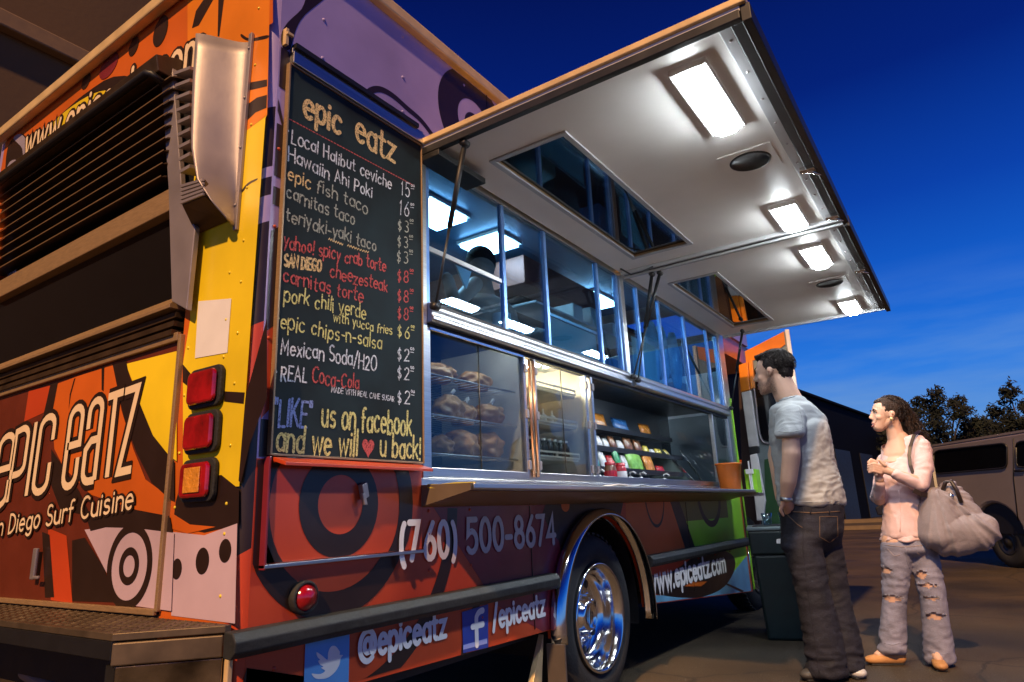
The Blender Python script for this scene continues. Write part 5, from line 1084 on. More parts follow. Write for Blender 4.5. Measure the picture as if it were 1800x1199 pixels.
# ================================================================ PEOPLE
ICO = None
def ico():
    global ICO
    if ICO is None:
        bm = bmesh.new(); bmesh.ops.create_icosphere(bm, subdivisions=3, radius=1); ICO = [v.co.copy() for v in bm.verts]; bm.free()
    return ICO
class Body:
    """local frame: s to the right of the view, d away from it, z up, origin on the ground"""
    def __init__(s, base):
        s.base = Vector((base[0], base[1], 0)); n = s.base.normalized(); s.n = n; s.r = Vector((n.y, -n.x, 0)); s.z = Vector((0, 0, 1)); s.D = s.base.length
    def P(s, u, v, d=0.0):
        r = ray(u, v); k = (s.D+d)/r.dot(s.n); return CAM + r*k
    def W(s, a, d, z): return s.base + s.r*a + s.n*d + s.z*z
def blob(name, hulls, vox, m, parent, frame, smooth_it=6, disp=None, keep=False):
    """hulls: list of lists of (centre world, (ra, rb, rc)[, axes]); every list becomes one convex volume"""
    bm = bmesh.new()
    for h in hulls:
        b2 = bmesh.new()
        for e in h:
            c, rad = e[0], e[1]; ax = e[2] if len(e) > 2 else frame
            if not isinstance(rad, (tuple, list)): rad = (rad, rad, rad)
            for p in ico(): b2.verts.new(Vector(c)+ax[0]*(p.x*rad[0])+ax[1]*(p.y*rad[1])+ax[2]*(p.z*rad[2]))
        r = bmesh.ops.convex_hull(b2, input=b2.verts)
        dead = [g_ for g_ in r['geom_interior'] if isinstance(g_, bmesh.types.BMVert)]
        if dead: bmesh.ops.delete(b2, geom=dead, context='VERTS')
        loose = [v for v in b2.verts if not v.link_faces]
        if loose: bmesh.ops.delete(b2, geom=loose, context='VERTS')
        bmesh.ops.recalc_face_normals(b2, faces=b2.faces)
        tmp = bpy.data.meshes.new('t'); b2.to_mesh(tmp); b2.free(); bm.from_mesh(tmp); bpy.data.meshes.remove(tmp)
    me = bpy.data.meshes.new(name); bm.to_mesh(me); bm.free()
    o = bpy.data.objects.new(name, me); col.objects.link(o)
    md = o.modifiers.new('r', 'REMESH'); md.mode = 'VOXEL'; md.voxel_size = vox
    ms = o.modifiers.new('s', 'SMOOTH'); ms.iterations = smooth_it; ms.factor = .5
    dg = bpy.context.evaluated_depsgraph_get(); dg.update()
    nm = bpy.data.meshes.new_from_object(o.evaluated_get(dg)); o.modifiers.clear(); o.data = nm; nm.name = name
    nm.materials.clear(); nm.materials.append(m)
    if disp:
        n = len(nm.vertices); co = np.empty(n*3); nm.vertices.foreach_get('co', co); co = co.reshape(-1, 3)
        no = np.empty(n*3); nm.vertices.foreach_get('normal', no); no = no.reshape(-1, 3)
        dd = np.array([disp(Vector(c)) for c in co]); co += no*dd[:, None]; nm.vertices.foreach_set('co', co.ravel())
    nm.polygons.foreach_set('use_smooth', [True]*len(nm.polygons)); nm.update()
    attach(o, parent); return o
def folds(scale, amp, axis_w=(1, 1, 1), seed=0, sharp=1.6):
    def f(c):
        p = Vector((c.x*axis_w[0], c.y*axis_w[1], c.z*axis_w[2]))*scale + Vector((seed, seed*2, 0))
        p = p + Vector((noise.noise(p*.5), noise.noise(p*.5+Vector((7, 1, 3))), noise.noise(p*.5+Vector((1, 9, 2)))))*1.2
        a = 1-abs(noise.noise(p))*2.2; b = noise.noise(p*2.1)
        return amp*(a*.7+b*.3)
    return f
def head(B, c, fw, H, parent, skinm, hairm, male, hairf=None, beard=None):
    fw = Vector(fw).normalized(); side = fw.cross(Vector((0, 0, 1))).normalized(); up = side.cross(fw).normalized(); AX = (fw, side, up)
    def Q(f, s_, u): return c + fw*f*H + side*s_*H + up*u*H
    S = lambda a: tuple(x*H for x in a)
    hl = [[(Q(-.07, 0, .14), S((.40, .315, .35)), AX)],
          [(Q(.10, 0, .08), S((.24, .26, .26)), AX), (Q(.19, 0, -.32), S((.15, .17, .12)), AX)],
          [(Q(-.04, .17, -.16), S((.09, .07, .09)), AX), (Q(-.04, -.17, -.16), S((.09, .07, .09)), AX), (Q(.25 if male else .21, 0, -.38 if male else -.36), S((.10 if male else .08, .12 if male else .09, .08)), AX)],
          [(Q(.315, 0, .10), S((.035, .035, .05)), AX), (Q(.425 if male else .395, 0, -.065), S((.040, .040, .035) if male else (.032, .034, .03)), AX), (Q(.33, 0, -.10), S((.05, .065, .03)), AX)],
          [(Q(.28, .12, .12), S((.05, .08, .04)), AX), (Q(.28, -.12, .12), S((.05, .08, .04)), AX)],
          [(Q(.20, .165, -.07), S((.10, .07, .09)), AX)], [(Q(.20, -.165, -.07), S((.10, .07, .09)), AX)],
          [(Q(.315, .05, -.205), S((.045, .05, .03)), AX), (Q(.315, -.05, -.205), S((.045, .05, .03)), AX)],
          [(Q(.30, .04, -.265), S((.045, .05, .03)), AX), (Q(.30, -.04, -.265), S((.045, .05, .03)), AX)],
          [(Q(.28 if male else .245, 0, -.40 if male else -.385), S((.07, .07, .06) if male else (.06, .06, .05)), AX)]]
    for sg in (1, -1):
        hl.append([(Q(-.08, sg*.315, .02), S((.065, .025, .085)), AX), (Q(-.04, sg*.29, -.07), S((.03, .03, .05)), AX)])
    def extras():
        for sg in (1, -1):
            b = MB(); b.lathe([(.0005, -.045*H), (.030*H, -.033*H), (.045*H, 0), (.030*H, .033*H), (.0005, .045*H)], Q(.262, sg*.125, .045), fw, 14); e = b.build('eye', mat('eye_white', (.75, .72, .68), .2), parent)
            b = MB(); b.lathe([(.018*H, 0), (.012*H, .005*H), (.0005, .007*H)], Q(.300, sg*.125, .045), fw, 12); b.build('iris', mat('dark_iris', (.03, .02, .015), .15), e)
            b = MB(); b.tube([Q(.325, sg*.05, .125), Q(.335, sg*.12, .150), Q(.29, sg*.20, .125)], [.012*H, .020*H, .008*H], 8); b.build('eyebrow', hairm, parent)
            b = MB(); b.tube([Q(.305, sg*.06, .065), Q(.318, sg*.125, .085), Q(.27, sg*.19, .06)], .011*H, 6); b.build('eyelid', hairm if not male else skinm, parent)
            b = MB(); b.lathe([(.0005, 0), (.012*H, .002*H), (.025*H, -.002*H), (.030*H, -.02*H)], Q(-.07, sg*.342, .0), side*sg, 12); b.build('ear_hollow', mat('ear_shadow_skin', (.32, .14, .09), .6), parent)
        lm = mat('lips', (.50, .16, .13), .4)
        for (z0, r_) in ((-.205, .013), (-.285, .015)):
            b = MB(); zc = z0-.012; b.tube([Q(.285, .125, -.215), Q(.330, .075, zc*.7-.215*.3), Q(.352, .03, zc), Q(.352, -.03, zc), Q(.330, -.075, zc*.7-.215*.3), Q(.285, -.125, -.215)], [.004*H, r_*H, r_*1.2*H, r_*1.2*H, r_*H, .004*H], 8); b.build('lip', lm, parent)
        b = MB(); b.tube([Q(.290, .105, -.225), Q(.322, .06, -.238), Q(.332, 0, -.242), Q(.322, -.06, -.238), Q(.290, -.105, -.225)], [.006*H, .020*H, .022*H, .020*H, .006*H], 8); b.build('teeth', mat('teeth', (.72, .68, .62), .3), parent)
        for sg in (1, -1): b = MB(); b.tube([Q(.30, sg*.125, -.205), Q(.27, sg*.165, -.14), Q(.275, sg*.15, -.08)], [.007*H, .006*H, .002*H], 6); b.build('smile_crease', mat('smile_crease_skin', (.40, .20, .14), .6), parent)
    return hl, extras, Q, AX, S

# ---------------------------------------------------------------- the man
BM = Body((-.96, 4.56)); FR = (BM.r, BM.n, BM.z)
man = thing('person', (BM.base.x, BM.base.y, 0), 'man in pale grey t-shirt and dark baggy jeans, hand in pocket, facing the truck', 'person')
mp_ = BM.P
skm = mat('tanned_skin', (.60, .35, .24), .5, var=.10, nscale=9, spec=.4); hrm = mat('short_black_brown_hair', (.018, .012, .010), .75, spec=.25, var=.5, nscale=60, bump=.8, bscale=160)
Hm = .285
hc = mp_(1357, 657, 0); fwm = (-BM.r + BM.n*.38 + Vector((0, 0, -.03)))
hl, ext, Q, AX, S = head(BM, hc, fwm, Hm, man, skm, hrm, True)
neck = [(Q(-.12, 0, -.10), S((.26, .25, .22)), AX), (mp_(1390, 708, .0), (.085, .090, .05))]
armn = [[(mp_(1389, 748, -.19), .050), (mp_(1391, 798, -.235), .055)], [(mp_(1391, 801, -.235), .054), (mp_(1386, 845, -.22), .048)], [(mp_(1386, 845, -.22), .048), (mp_(1381, 876, -.19), .031)],
        [(mp_(1381, 878, -.18), (.032, .028, .03)), (mp_(1393, 908, -.05), (.040, .025, .03))]]
armf = [[(mp_(1375, 748, .17), .055), (mp_(1362, 800, .20), .046)], [(mp_(1362, 800, .20), .046), (mp_(1372, 875, .17), .034)]]
fingers = [[(mp_(1386+4*k, 905, -.07+.005*k), .011), (mp_(1390+5*k, 925, -.06+.004*k), .009)] for k in range(4)] + [[(mp_(1376, 884, -.19), .013), (mp_(1372, 897, -.175), .011)], [(mp_(1372, 897, -.175), .011), (mp_(1377, 906, -.16), .009)]]
torso = [[(mp_(1398, 745, 0), (.13, .17, .06)), (mp_(1412, 800, 0), (.15, .16, .1)), (mp_(1420, 880, 0), (.15, .14, .08))]]
legs = [[(mp_(1412, 930, -.05), .07), (mp_(1422, 1035, -.06), .06)], [(mp_(1418, 1035, -.07), .065), (mp_(1440, 1160, -.06), .05)], [(mp_(1450, 930, .08), .09), (mp_(1455, 1035, .07), .07)], [(mp_(1455, 1035, .07), .065), (mp_(1488, 1155, .06), .05)], [(mp_(1412, 920, -.03), .07), (mp_(1445, 920, .05), .07)]]
manbody = blob('body', hl + [neck] + armn + armf + fingers + torso + legs, .006, skm, man, FR, 3).name
ext()
# stubble: a soft colour mask over the jaw and upper lip
def mask(o, fn, m, c2):
    me = o.data; w_ = wloc(o); at_ = me.color_attributes.new('stubble', 'FLOAT_COLOR', 'POINT')
    for i, v in enumerate(me.vertices): k = fn(v.co+w_); at_.data[i].color = (k, k, k, 1)
    t = m.node_tree; bs_ = t.nodes['Principled BSDF']; old = bs_.inputs['Base Color'].links[0].from_socket
    a_ = t.nodes.new('ShaderNodeAttribute'); a_.attribute_name = 'stubble'; mxn = t.nodes.new('ShaderNodeMixRGB'); mxn.inputs[2].default_value = (*c2, 1)
    t.links.new(a_.outputs['Color'], mxn.inputs[0]); t.links.new(old, mxn.inputs[1]); t.links.new(mxn.outputs[0], bs_.inputs['Base Color'])
def jaw(p):
    r = p-hc; f, s_, u = r.dot(AX[0])/Hm, abs(r.dot(AX[1]))/Hm, r.dot(AX[2])/Hm
    if f < -.16 or u < -.60 or u > .05: return 0
    top_ = -.16 if f > .05 else -.10+(.05-f)*.9
    k = max(0, min(1, (top_-u)/.08))*max(0, min(1, (f+.16)/.06))*max(0, min(1, (u+.56)/.08))
    if f > .24 and -.205 < u < -.13 and s_ < .13: k = max(k, .8)
    return k*(.62+.5*noise.noise(p*260))
mask(bpy.data.objects[manbody], jaw, skm, (.13, .075, .055))
# hair: short, combed up
hh = [[(Q(-.27, 0, -.10), S((.13, .215, .20)), AX)], [(Q(-.12, 0, .19), S((.405, .335, .345)), AX)], [(Q(-.30, 0, .02), S((.17, .27, .22)), AX)], [(Q(.16, 0, .42), S((.17, .24, .09)), AX), (Q(-.2, 0, .47), S((.2, .24, .08)), AX)], [(Q(.24, .03, .43), S((.10, .17, .07)), AX)],
      [(Q(-.01, .30, .12), S((.045, .03, .10)), AX)], [(Q(-.01, -.30, .12), S((.045, .03, .10)), AX)]]
def hd(c): return .006*(noise.noise(Vector((c.x*60, c.y*60, c.z*22)))+.6*noise.noise(c*95))
blobh = blob('hair', hh, .006, hrm, man, FR, 2, hd)
# cut the hair away from the face
def cut(o, fn):
    me = o.data; off = wloc(o); bm = bmesh.new(); bm.from_mesh(me); dead = [f for f in bm.faces if fn(f.calc_center_median()+off)]; bmesh.ops.delete(bm, geom=dead, context='FACES'); bm.to_mesh(me); bm.free()
def facecut(Qc, AXs, H, line):
    def fn(p):
        r = p-Qc; f, s_, u = r.dot(AXs[0])/H, r.dot(AXs[1])/H, r.dot(AXs[2])/H; return line(f, s_, u)
    return fn
cut(blobh, facecut(hc, AX, Hm, lambda f, s_, u: (f > .06 and u < .30) or (f > .02 and u < .10) or (f > -.13 and u < .0 )))
def strands(name, Qf, AXf, H, region, n, L_, m, parent, seed, droop=.3):
    rg = random.Random(seed); b = MB(); k = 0
    while k < n:
        v = Vector((rg.gauss(0, 1), rg.gauss(0, 1), rg.gauss(0, 1))).normalized()
        f, s_, u = -.12+v.x*.40, v.y*.335, .19+v.z*.345
        if not region(f, s_, u): continue
        k += 1; p = Qf(f, s_, u); d = (AXf[0]*v.x+AXf[1]*v.y+AXf[2]*v.z); t = (AXf[0]*rg.uniform(-1.0, .2)+AXf[1]*rg.uniform(-.4, .4)+AXf[2]*rg.uniform(-.2, .5)); t = (t-d*t.dot(d)).normalized()
        q = p+d*.004; pts = [p, p+d*.006+t*L_*.4, p+d*.008+t*L_*.8-Vector((0, 0, L_*droop*.3)), p+d*.007+t*L_-Vector((0, 0, L_*droop*.6))]
        b.tube(pts, [.0016, .0014, .0011, .0004], 4, cap=False)
    return b.build(name, m, parent, kind='stuff')
strands('hair_strands', Q, AX, Hm, lambda f, s_, u: (u > .34 or f < -.12) and u > .02, 420, .045, hrm, man, 3)
# t-shirt
shm = mat('pale_grey_cotton', (.34, .34, .335), .85, var=.06, nscale=5, bump=.15, bscale=180)
sh = [[(mp_(1384, 722, -.03), (.105, .15, .055)), (mp_(1412, 722, .02), (.075, .15, .06)), (mp_(1428, 742, .03), (.085, .16, .07)), (mp_(1402, 775, 0), (.170, .19, .07))],
      [(mp_(1402, 765, 0), (.168, .19, .07)), (mp_(1427, 755, 0), (.10, .17, .09)), (mp_(1413, 815, 0), (.178, .18, .08)), ],
      [(mp_(1413, 815, 0), (.178, .18, .08)), (mp_(1424, 868, 0), (.188, .175, .05)), (mp_(1427, 886, 0), (.186, .175, .012))],
      [(mp_(1390, 702, 0), (.082, .090, .014), (BM.r, BM.n, BM.z)), (mp_(1396, 722, 0), (.115, .14, .04))],
      [(mp_(1390, 732, -.16), (.085, .075, .07)), (mp_(1388, 764, -.225), (.086, .078, .022))], [(mp_(1385, 738, .16), (.07, .07, .07)), (mp_(1375, 768, .20), (.07, .07, .022))]]
fo = folds(6, .018, (1.3, 1.3, .9), 3); fo2 = folds(14, .006, (1, 1, 2.2), 5)
hemz = mp_(1427, 886, 0).z
def shd(c): 
    t = max(0, min(1, (1.35-c.z)/.35)); return fo(c)*(.45+.7*t)+fo2(c)*(.5+t)
shirt = blob('t_shirt', sh, .0075, shm, man, FR, 4, shd)
# wristband
b = MB(); c = mp_(1382, 878, -.19); b.lathe([(.030, -.012), (.036, -.010), (.037, .010), (.030, .012)], c, BM.z+BM.r*.15, 20); b.build('wristband', M['steel'], man)
# jeans, wide and creased
jm = mat('dark_brown_black_denim', (.011, .011, .020), .85, var=.4, nscale=10, bump=.3, bscale=120)
jn = [[(mp_(1427, 888, 0), (.185, .165, .02)), (mp_(1427, 935, 0), (.180, .175, .05))], [(mp_(1427, 935, 0), (.178, .175, .04)), (mp_(1405, 960, -.09), (.105, .10, .05)), (mp_(1450, 960, .09), (.09, .10, .05))],
      [(mp_(1408, 950, -.085), (.108, .105, .06)), (mp_(1430, 1040, -.08), (.094, .095, .04))], [(mp_(1430, 1040, -.08), (.094, .095, .04)), (mp_(1447, 1110, -.07), (.092, .10, .04)), (mp_(1455, 1182, -.06), (.108, .115, .02))],
      [(mp_(1448, 950, .085), (.100, .105, .06)), (mp_(1462, 1040, .08), (.095, .095, .04))], [(mp_(1462, 1040, .08), (.095, .095, .04)), (mp_(1478, 1110, .07), (.095, .10, .04)), (mp_(1486, 1172, .06), (.105, .11, .02))]]
f1 = folds(6, .015, (1, 1, 2.6), 11); f2 = folds(13, .008, (1, 1, 2.0), 12)
def jd(c): t = .20+.75*math.exp(-((c.z-.55)/.13)**2)+.9*max(0, min(1, (.38-c.z)/.3)); return f1(c)*t+f2(c)*(.25+.6*t)
jeans = blob('jeans', jn, .010, jm, man, FR, 3, jd)
from mathutils.bvhtree import BVHTree
def seam(o, px, r, m, name, B, n=6, parent=None):
    w_ = wloc(o); bvh = BVHTree.FromPolygons([v.co+w_ for v in o.data.vertices], [tuple(p.vertices) for p in o.data.polygons]); pts = []
    for i in range(len(px)-1):
        for k in range(n+1 if i == len(px)-2 else n):
            t = k/n; u = px[i][0]*(1-t)+px[i+1][0]*t; v = px[i][1]*(1-t)+px[i+1][1]*t; d = ray(u, v).normalized(); h = bvh.ray_cast(CAM, d)
            if h[0] is not None and (h[0]-B.base).length < 3: pts.append(h[0]-d*r*.2)
    if len(pts) > 2: b = MB(); b.tube(pts, r, 5); b.build(name, m, parent or o)
stm = mat('tan_thread', (.12, .07, .04), .8)
seam(jeans, [(1441, 908), (1472, 908), (1473, 942), (1458, 954), (1441, 944), (1441, 908)], .0022, stm, 'pocket_seam', BM)
seam(jeans, [(1412, 893), (1411, 960), (1420, 1040), (1432, 1120), (1440, 1182)], .0030, jm, 'side_seam', BM, 12)
seam(jeans, [(1377, 897), (1400, 900), (1430, 902), (1476, 899)], .0035, stm, 'waistband_seam', BM)
seam(jeans, [(1384, 905), (1402, 922), (1411, 928)], .0028, stm, 'front_pocket_seam', BM)
for u in (1392, 1425, 1458): seam(jeans, [(u, 889), (u, 904)], .005, jm, 'belt_loop', BM, 3)
seam(shirt, [(1367, 758), (1380, 760), (1395, 759), (1409, 756)], .0024, shm, 'sleeve_hem', BM)
seam(shirt, [(1404, 712), (1410, 735), (1411, 752)], .0022, shm, 'shoulder_seam', BM)
seam(shirt, [(1368, 704), (1378, 702), (1392, 698), (1404, 694)], .0045, shm, 'neckband', BM)
seam(shirt, [(1376, 880), (1400, 882), (1440, 883), (1476, 880)], .0022, shm, 'bottom_hem', BM)
wm = M['white']
for (u, v, d, nm, m_) in ((1438, 1192, -.07, 'shoe', M['dmetal']), (1497, 1188, .05, 'shoe', M['white'])):
    c = mp_(u, v, d); c.z = 0; fdr = (-BM.r*.8-BM.n*.6).normalized() if u < 1450 else (BM.r*.55-BM.n*.83).normalized(); sdv = fdr.cross(Vector((0, 0, 1)))
    ax = (fdr, sdv, Vector((0, 0, 1)))
    s_ = blob(nm, [[(c+Vector((0, 0, .045)), (.05, .042, .04), ax), (c-fdr*.10+Vector((0, 0, .05)), (.045, .04, .045), ax)], [(c+fdr*.055+Vector((0, 0, .034)), (.06, .048, .030), ax), (c+Vector((0, 0, .045)), (.05, .044, .042), ax)]], .007, mat('white_trainer_leather', (.55, .53, .5), .5) if u > 1450 else mat('dark_trainer', (.05, .045, .04), .6), man, FR, 3)
    b = MB(); b.obox(c-fdr*.01+Vector((0, 0, .008)), fdr*.100, sdv*.036, Vector((0, 0, .0075))); b.build('sole', M['rubber'], s_, .012)

# ---------------------------------------------------------------- the woman
BW = Body((-.55, 5.10)); FW = (BW.r, BW.n, BW.z); wp = BW.P
wom = thing('person', (BW.base.x, BW.base.y, 0), 'smiling woman with a ponytail, pink long sleeved top and ripped jeans, hands clasped', 'person')
skw = mat('light_skin', (.62, .38, .27), .48, var=.07, nscale=9, spec=.4); hrw = mat('dark_brown_hair', (.030, .016, .010), .7, spec=.3, var=.5, nscale=50, bump=.8, bscale=150)
Hw = .245; hcw = wp(1557, 731, -.02); fww = (-BW.r*1.0 - BW.n*.28 + Vector((0, 0, .10)))
hl, extw, Qw, AXw, Sw = head(BW, hcw, fww, Hw, wom, skw, hrw, False)
neck = [(Qw(-.14, 0, -.12), Sw((.19, .18, .2)), AXw), (wp(1579, 785, 0), (.055, .06, .05))]
chest = [[(wp(1580, 768, 0), (.055, .058, .04)), (wp(1583, 797, 0), (.112, .084, .03)), (wp(1583, 840, -.01), (.105, .088, .03))], [(wp(1583, 800, 0), (.10, .08, .03)), (wp(1580, 812, -.02), (.10, .08, .03))], [(wp(1585, 815, 0), (.12, .085, .06)), (wp(1588, 900, 0), (.10, .09, .05)), (wp(1595, 935, 0), (.105, .085, .06))]]
# arms: near arm folds across to the clasped hands, far arm rises to meet it
hnd = wp(1545, 824, -.22)
armn = [[(wp(1624, 793, -.06), .050), (wp(1620, 850, -.16), .042)], [(wp(1620, 850, -.16), .042), (wp(1567, 830, -.24), .026)]]
armf = [[(wp(1553, 812, .05), .045), (wp(1545, 878, -.06), .038)], [(wp(1545, 878, -.06), .038), (wp(1546, 842, -.20), .026)]]
palms = [[(wp(1564, 829, -.24), (.020, .026, .026)), (wp(1549, 822, -.24), (.032, .018, .034))], [(wp(1546, 842, -.20), (.022, .02, .026)), (wp(1542, 824, -.205), (.030, .018, .036))]]
fg = []
for k in range(4):
    z_ = -4.2+k*5.6
    fg.append([(wp(1548, 819+k*4.2, -.256), .0095), (wp(1536, 815+k*4.4, -.268), .0090)]); fg.append([(wp(1536, 815+k*4.4, -.268), .0088), (wp(1528, 818+k*4.2, -.245), .0078)])
    fg.append([(wp(1541, 812+k*4.6, -.215), .0095), (wp(1531, 808+k*4.8, -.222), .0088)]); fg.append([(wp(1531, 808+k*4.8, -.222), .0085), (wp(1526, 813+k*4.6, -.232), .0076)])
fg.append([(wp(1556, 818, -.262), .0105), (wp(1545, 809, -.262), .009)]); fg.append([(wp(1552, 832, -.20), .0105), (wp(1541, 836, -.235), .009)])
legw = [[(wp(1577, 955, -.03), .090), (wp(1572, 1045, -.03), .062)], [(wp(1572, 1045, -.03), .061), (wp(1568, 1145, -.02), .038)], [(wp(1618, 955, .03), .088), (wp(1640, 1050, 0), .066)], [(wp(1640, 1050, 0), .065), (wp(1652, 1155, -.02), .038)]]
blob('body', hl+[neck]+chest+armn+armf+palms+fg+legw, .0046, skw, wom, FW, 2)
extw()
b = MB(); b.lathe([(.0005, -.012), (.010, -.008), (.013, 0), (.010, .008), (.0005, .012)], Qw(-.03, -.34, -.13), BW.n, 12); b.lathe([(.0005, -.012), (.010, -.008), (.013, 0), (.010, .008), (.0005, .012)], Qw(-.03, .34, -.13), BW.n, 12); b.build('earrings', M['gold'], wom)
hhw = [[(Qw(-.055, 0, .20), Sw((.395, .330, .335)), AXw)], [(Qw(-.13, 0, .18), Sw((.395, .335, .355)), AXw)], [(Qw(-.33, 0, .04), Sw((.17, .25, .22)), AXw)]]
hw_ = blob('hair', hhw, .006, hrw, wom, FW, 2, lambda c: .0035*noise.noise(Vector((c.x*70, c.y*70, c.z*25))))
cut(hw_, facecut(hcw, AXw, Hw, lambda f, s_, u: (f > .16 and u < .36+.12*min(0, .22-abs(s_))) or (f > .09 and u < .24) or (f > -.12 and u < .02)))
strands('hair_strands', Qw, AXw, Hw, lambda f, s_, u: f < .05 and (u > .40 or f < -.15) and u > .0, 380, .075, hrw, wom, 9, .8)
tail = [[(Qw(-.45, 0, .14), Sw((.10, .10, .10)), AXw), (Qw(-.62, 0, .02), Sw((.12, .13, .13)), AXw)], [(Qw(-.62, 0, .02), Sw((.13, .14, .14)), AXw), (Qw(-.72, 0, -.30), Sw((.14, .15, .15)), AXw)], [(Qw(-.72, 0, -.30), Sw((.13, .14, .12)), AXw), (Qw(-.70, .02, -.62), Sw((.06, .06, .08)), AXw)], [(Qw(-.50, -.1, .0), Sw((.07, .07, .1)), AXw), (Qw(-.55, -.12, -.40), Sw((.08, .06, .1)), AXw)]]
blob('ponytail', tail, .006, hrw, wom, FW, 1, lambda c: .016*noise.noise(Vector((c.x*26, c.y*26, c.z*20)))+.008*noise.noise(c*70))
# curly strands
b = MB(); rg = random.Random(5)
for k in range(190):
    p = Qw(-.56+rg.uniform(-.14, .14), rg.uniform(-.2, .2), rg.uniform(-.45, .12)); pts = [p]
    for j in range(11): p = p + Vector((0, 0, -.016)) - AXw[0]*rg.uniform(-.001, .010) + AXw[1]*rg.uniform(-.010, .010) + BW.r*(.010*math.sin(j*1.9+k)); pts.append(p)
    b.tube(pts, [.0018]*11+[.0006], 4, cap=False)
b.build('curly_strands', hrw, wom, kind='stuff')
# top
tpm = mat('pale_pink_knit', (.68, .48, .46), .85, var=.05, nscale=6, bump=.25, bscale=220)
tps = [[(wp(1607, 773, -.02), (.060, .065, .03)), (wp(1563, 785, .02), (.045, .06, .02)), (wp(1590, 812, 0), (.138, .10, .03))],
       [(wp(1590, 815, 0), (.142, .108, .04)), (wp(1588, 840, -.04), (.130, .10, .05)), (wp(1590, 880, 0), (.120, .105, .05))], [(wp(1590, 880, 0), (.120, .108, .04)), (wp(1594, 925, 0), (.135, .125, .04)), (wp(1592, 942, 0), (.137, .13, .015))],
       [(wp(1617, 781, -.05), (.056, .062, .035)), (wp(1623, 825, -.12), (.058, .055, .04))], [(wp(1622, 825, -.12), (.056, .052, .04)), (wp(1616, 853, -.165), (.052, .050, .035))], [(wp(1616, 853, -.165), (.050, .046, .034)), (wp(1574, 834, -.235), (.032, .034, .030))],
       [(wp(1556, 808, .05), (.046, .055, .035)), (wp(1544, 875, -.055), (.044, .046, .04))], [(wp(1544, 875, -.055), (.044, .044, .036)), (wp(1546, 850, -.18), (.030, .032, .028))]]
g1 = folds(9, .010, (1.5, 1.5, .7), 21); g2 = folds(18, .005, (1, 1, 1), 22)
def td(c): t = max(0, min(1, (1.1-c.z)/.3)); return g1(c)*(.35+t)+g2(c)*.9
top = blob('long_sleeved_top', tps, .008, tpm, wom, FW, 3, td)
b = MB(); n = 40; vs_ = []
for i in range(5):
    for k in range(n):
        a = 2*PI*k/n; rr_ = .137+.003*i+.013*math.sin(a*8+i*.5)*(i/4); vs_.append(wp(1592, 936, 0)+BW.r*(rr_*math.cos(a))+BW.n*(rr_*.92*math.sin(a))+Vector((0, 0, -.012*i+.006*math.sin(a*5))))
b.add(vs_, [(i*n+k, i*n+(k+1) % n, (i+1)*n+(k+1) % n, (i+1)*n+k) for i in range(4) for k in range(n)], 0, True); rf = b.build('ruffled_hem', tpm, wom); rf.modifiers.new('t', 'SOLIDIFY').thickness = .003
# scoop neckline shows skin: a skin patch is part of the body, the top is cut back there
def neckcut(p):
    q = p-wp(1574, 786, -.02); a, d, z = q.dot(BW.r), q.dot(BW.n), q.z
    return d < .06 and (((a+.012)/.066)**2+(max(0, -z)/.075)**2) < 1 and z > -.08
cut(top, neckcut)
jw = mat('faded_blue_grey_denim', (.22, .215, .28), .85, var=.22, nscale=8, bump=.3, bscale=140)
jn = [[(wp(1594, 932, 0), (.135, .115, .02)), (wp(1596, 965, 0), (.150, .13, .05))], [(wp(1577, 960, -.03), (.095, .10, .06)), (wp(1573, 1045, -.03), (.068, .072, .04))], [(wp(1573, 1045, -.03), (.068, .072, .04)), (wp(1571, 1110, -.02), (.062, .072, .04)), (wp(1568, 1143, -.02), (.078, .085, .02))],
      [(wp(1618, 960, .03), (.092, .10, .06)), (wp(1640, 1048, 0), (.072, .076, .04))], [(wp(1640, 1048, 0), (.072, .076, .04)), (wp(1648, 1110, 0), (.066, .075, .04)), (wp(1652, 1160, -.01), (.080, .085, .02))]]
h1 = folds(9, .012, (1, 1, 2.2), 31); h2 = folds(17, .007, (1, 1, 1.6), 32)
def jwd(c): t = .15+.6*math.exp(-((c.z-.48)/.10)**2)+.9*max(0, min(1, (.28-c.z)/.2)); return h1(c)*t+h2(c)*(.2+.6*t)
jw_ = blob('ripped_jeans', jn, .009, jw, wom, FW, 2, jwd)
jst = mat('pale_thread', (.30, .24, .24), .8)
seam(jw_, [(1556, 958), (1590, 962), (1634, 957)], .0025, jst, 'waistband_seam', BW)
seam(jw_, [(1560, 965), (1572, 978), (1582, 975)], .0022, jst, 'pocket_seam', BW); seam(jw_, [(1612, 972), (1622, 980), (1634, 970)], .0022, jst, 'pocket_seam', BW)
seam(jw_, [(1592, 962), (1594, 985), (1599, 1000)], .003, jw, 'fly_seam', BW)
seam(jw_, [(1554, 1130), (1568, 1134), (1583, 1130)], .003, jw, 'leg_hem', BW); seam(jw_, [(1636, 1148), (1650, 1152), (1668, 1147)], .003, jw, 'leg_hem', BW)
seam(top, [(1557, 782), (1559, 793), (1565, 801), (1574, 805), (1583, 801), (1589, 793), (1591, 782), (1588, 771)], .0048, tpm, 'neckline_binding', BW)
seam(top, [(1580, 862), (1583, 900), (1582, 935)], .003, tpm, 'front_placket', BW)
seam(top, [(1602, 772), (1608, 790), (1606, 815)], .0018, tpm, 'armhole_seam', BW)
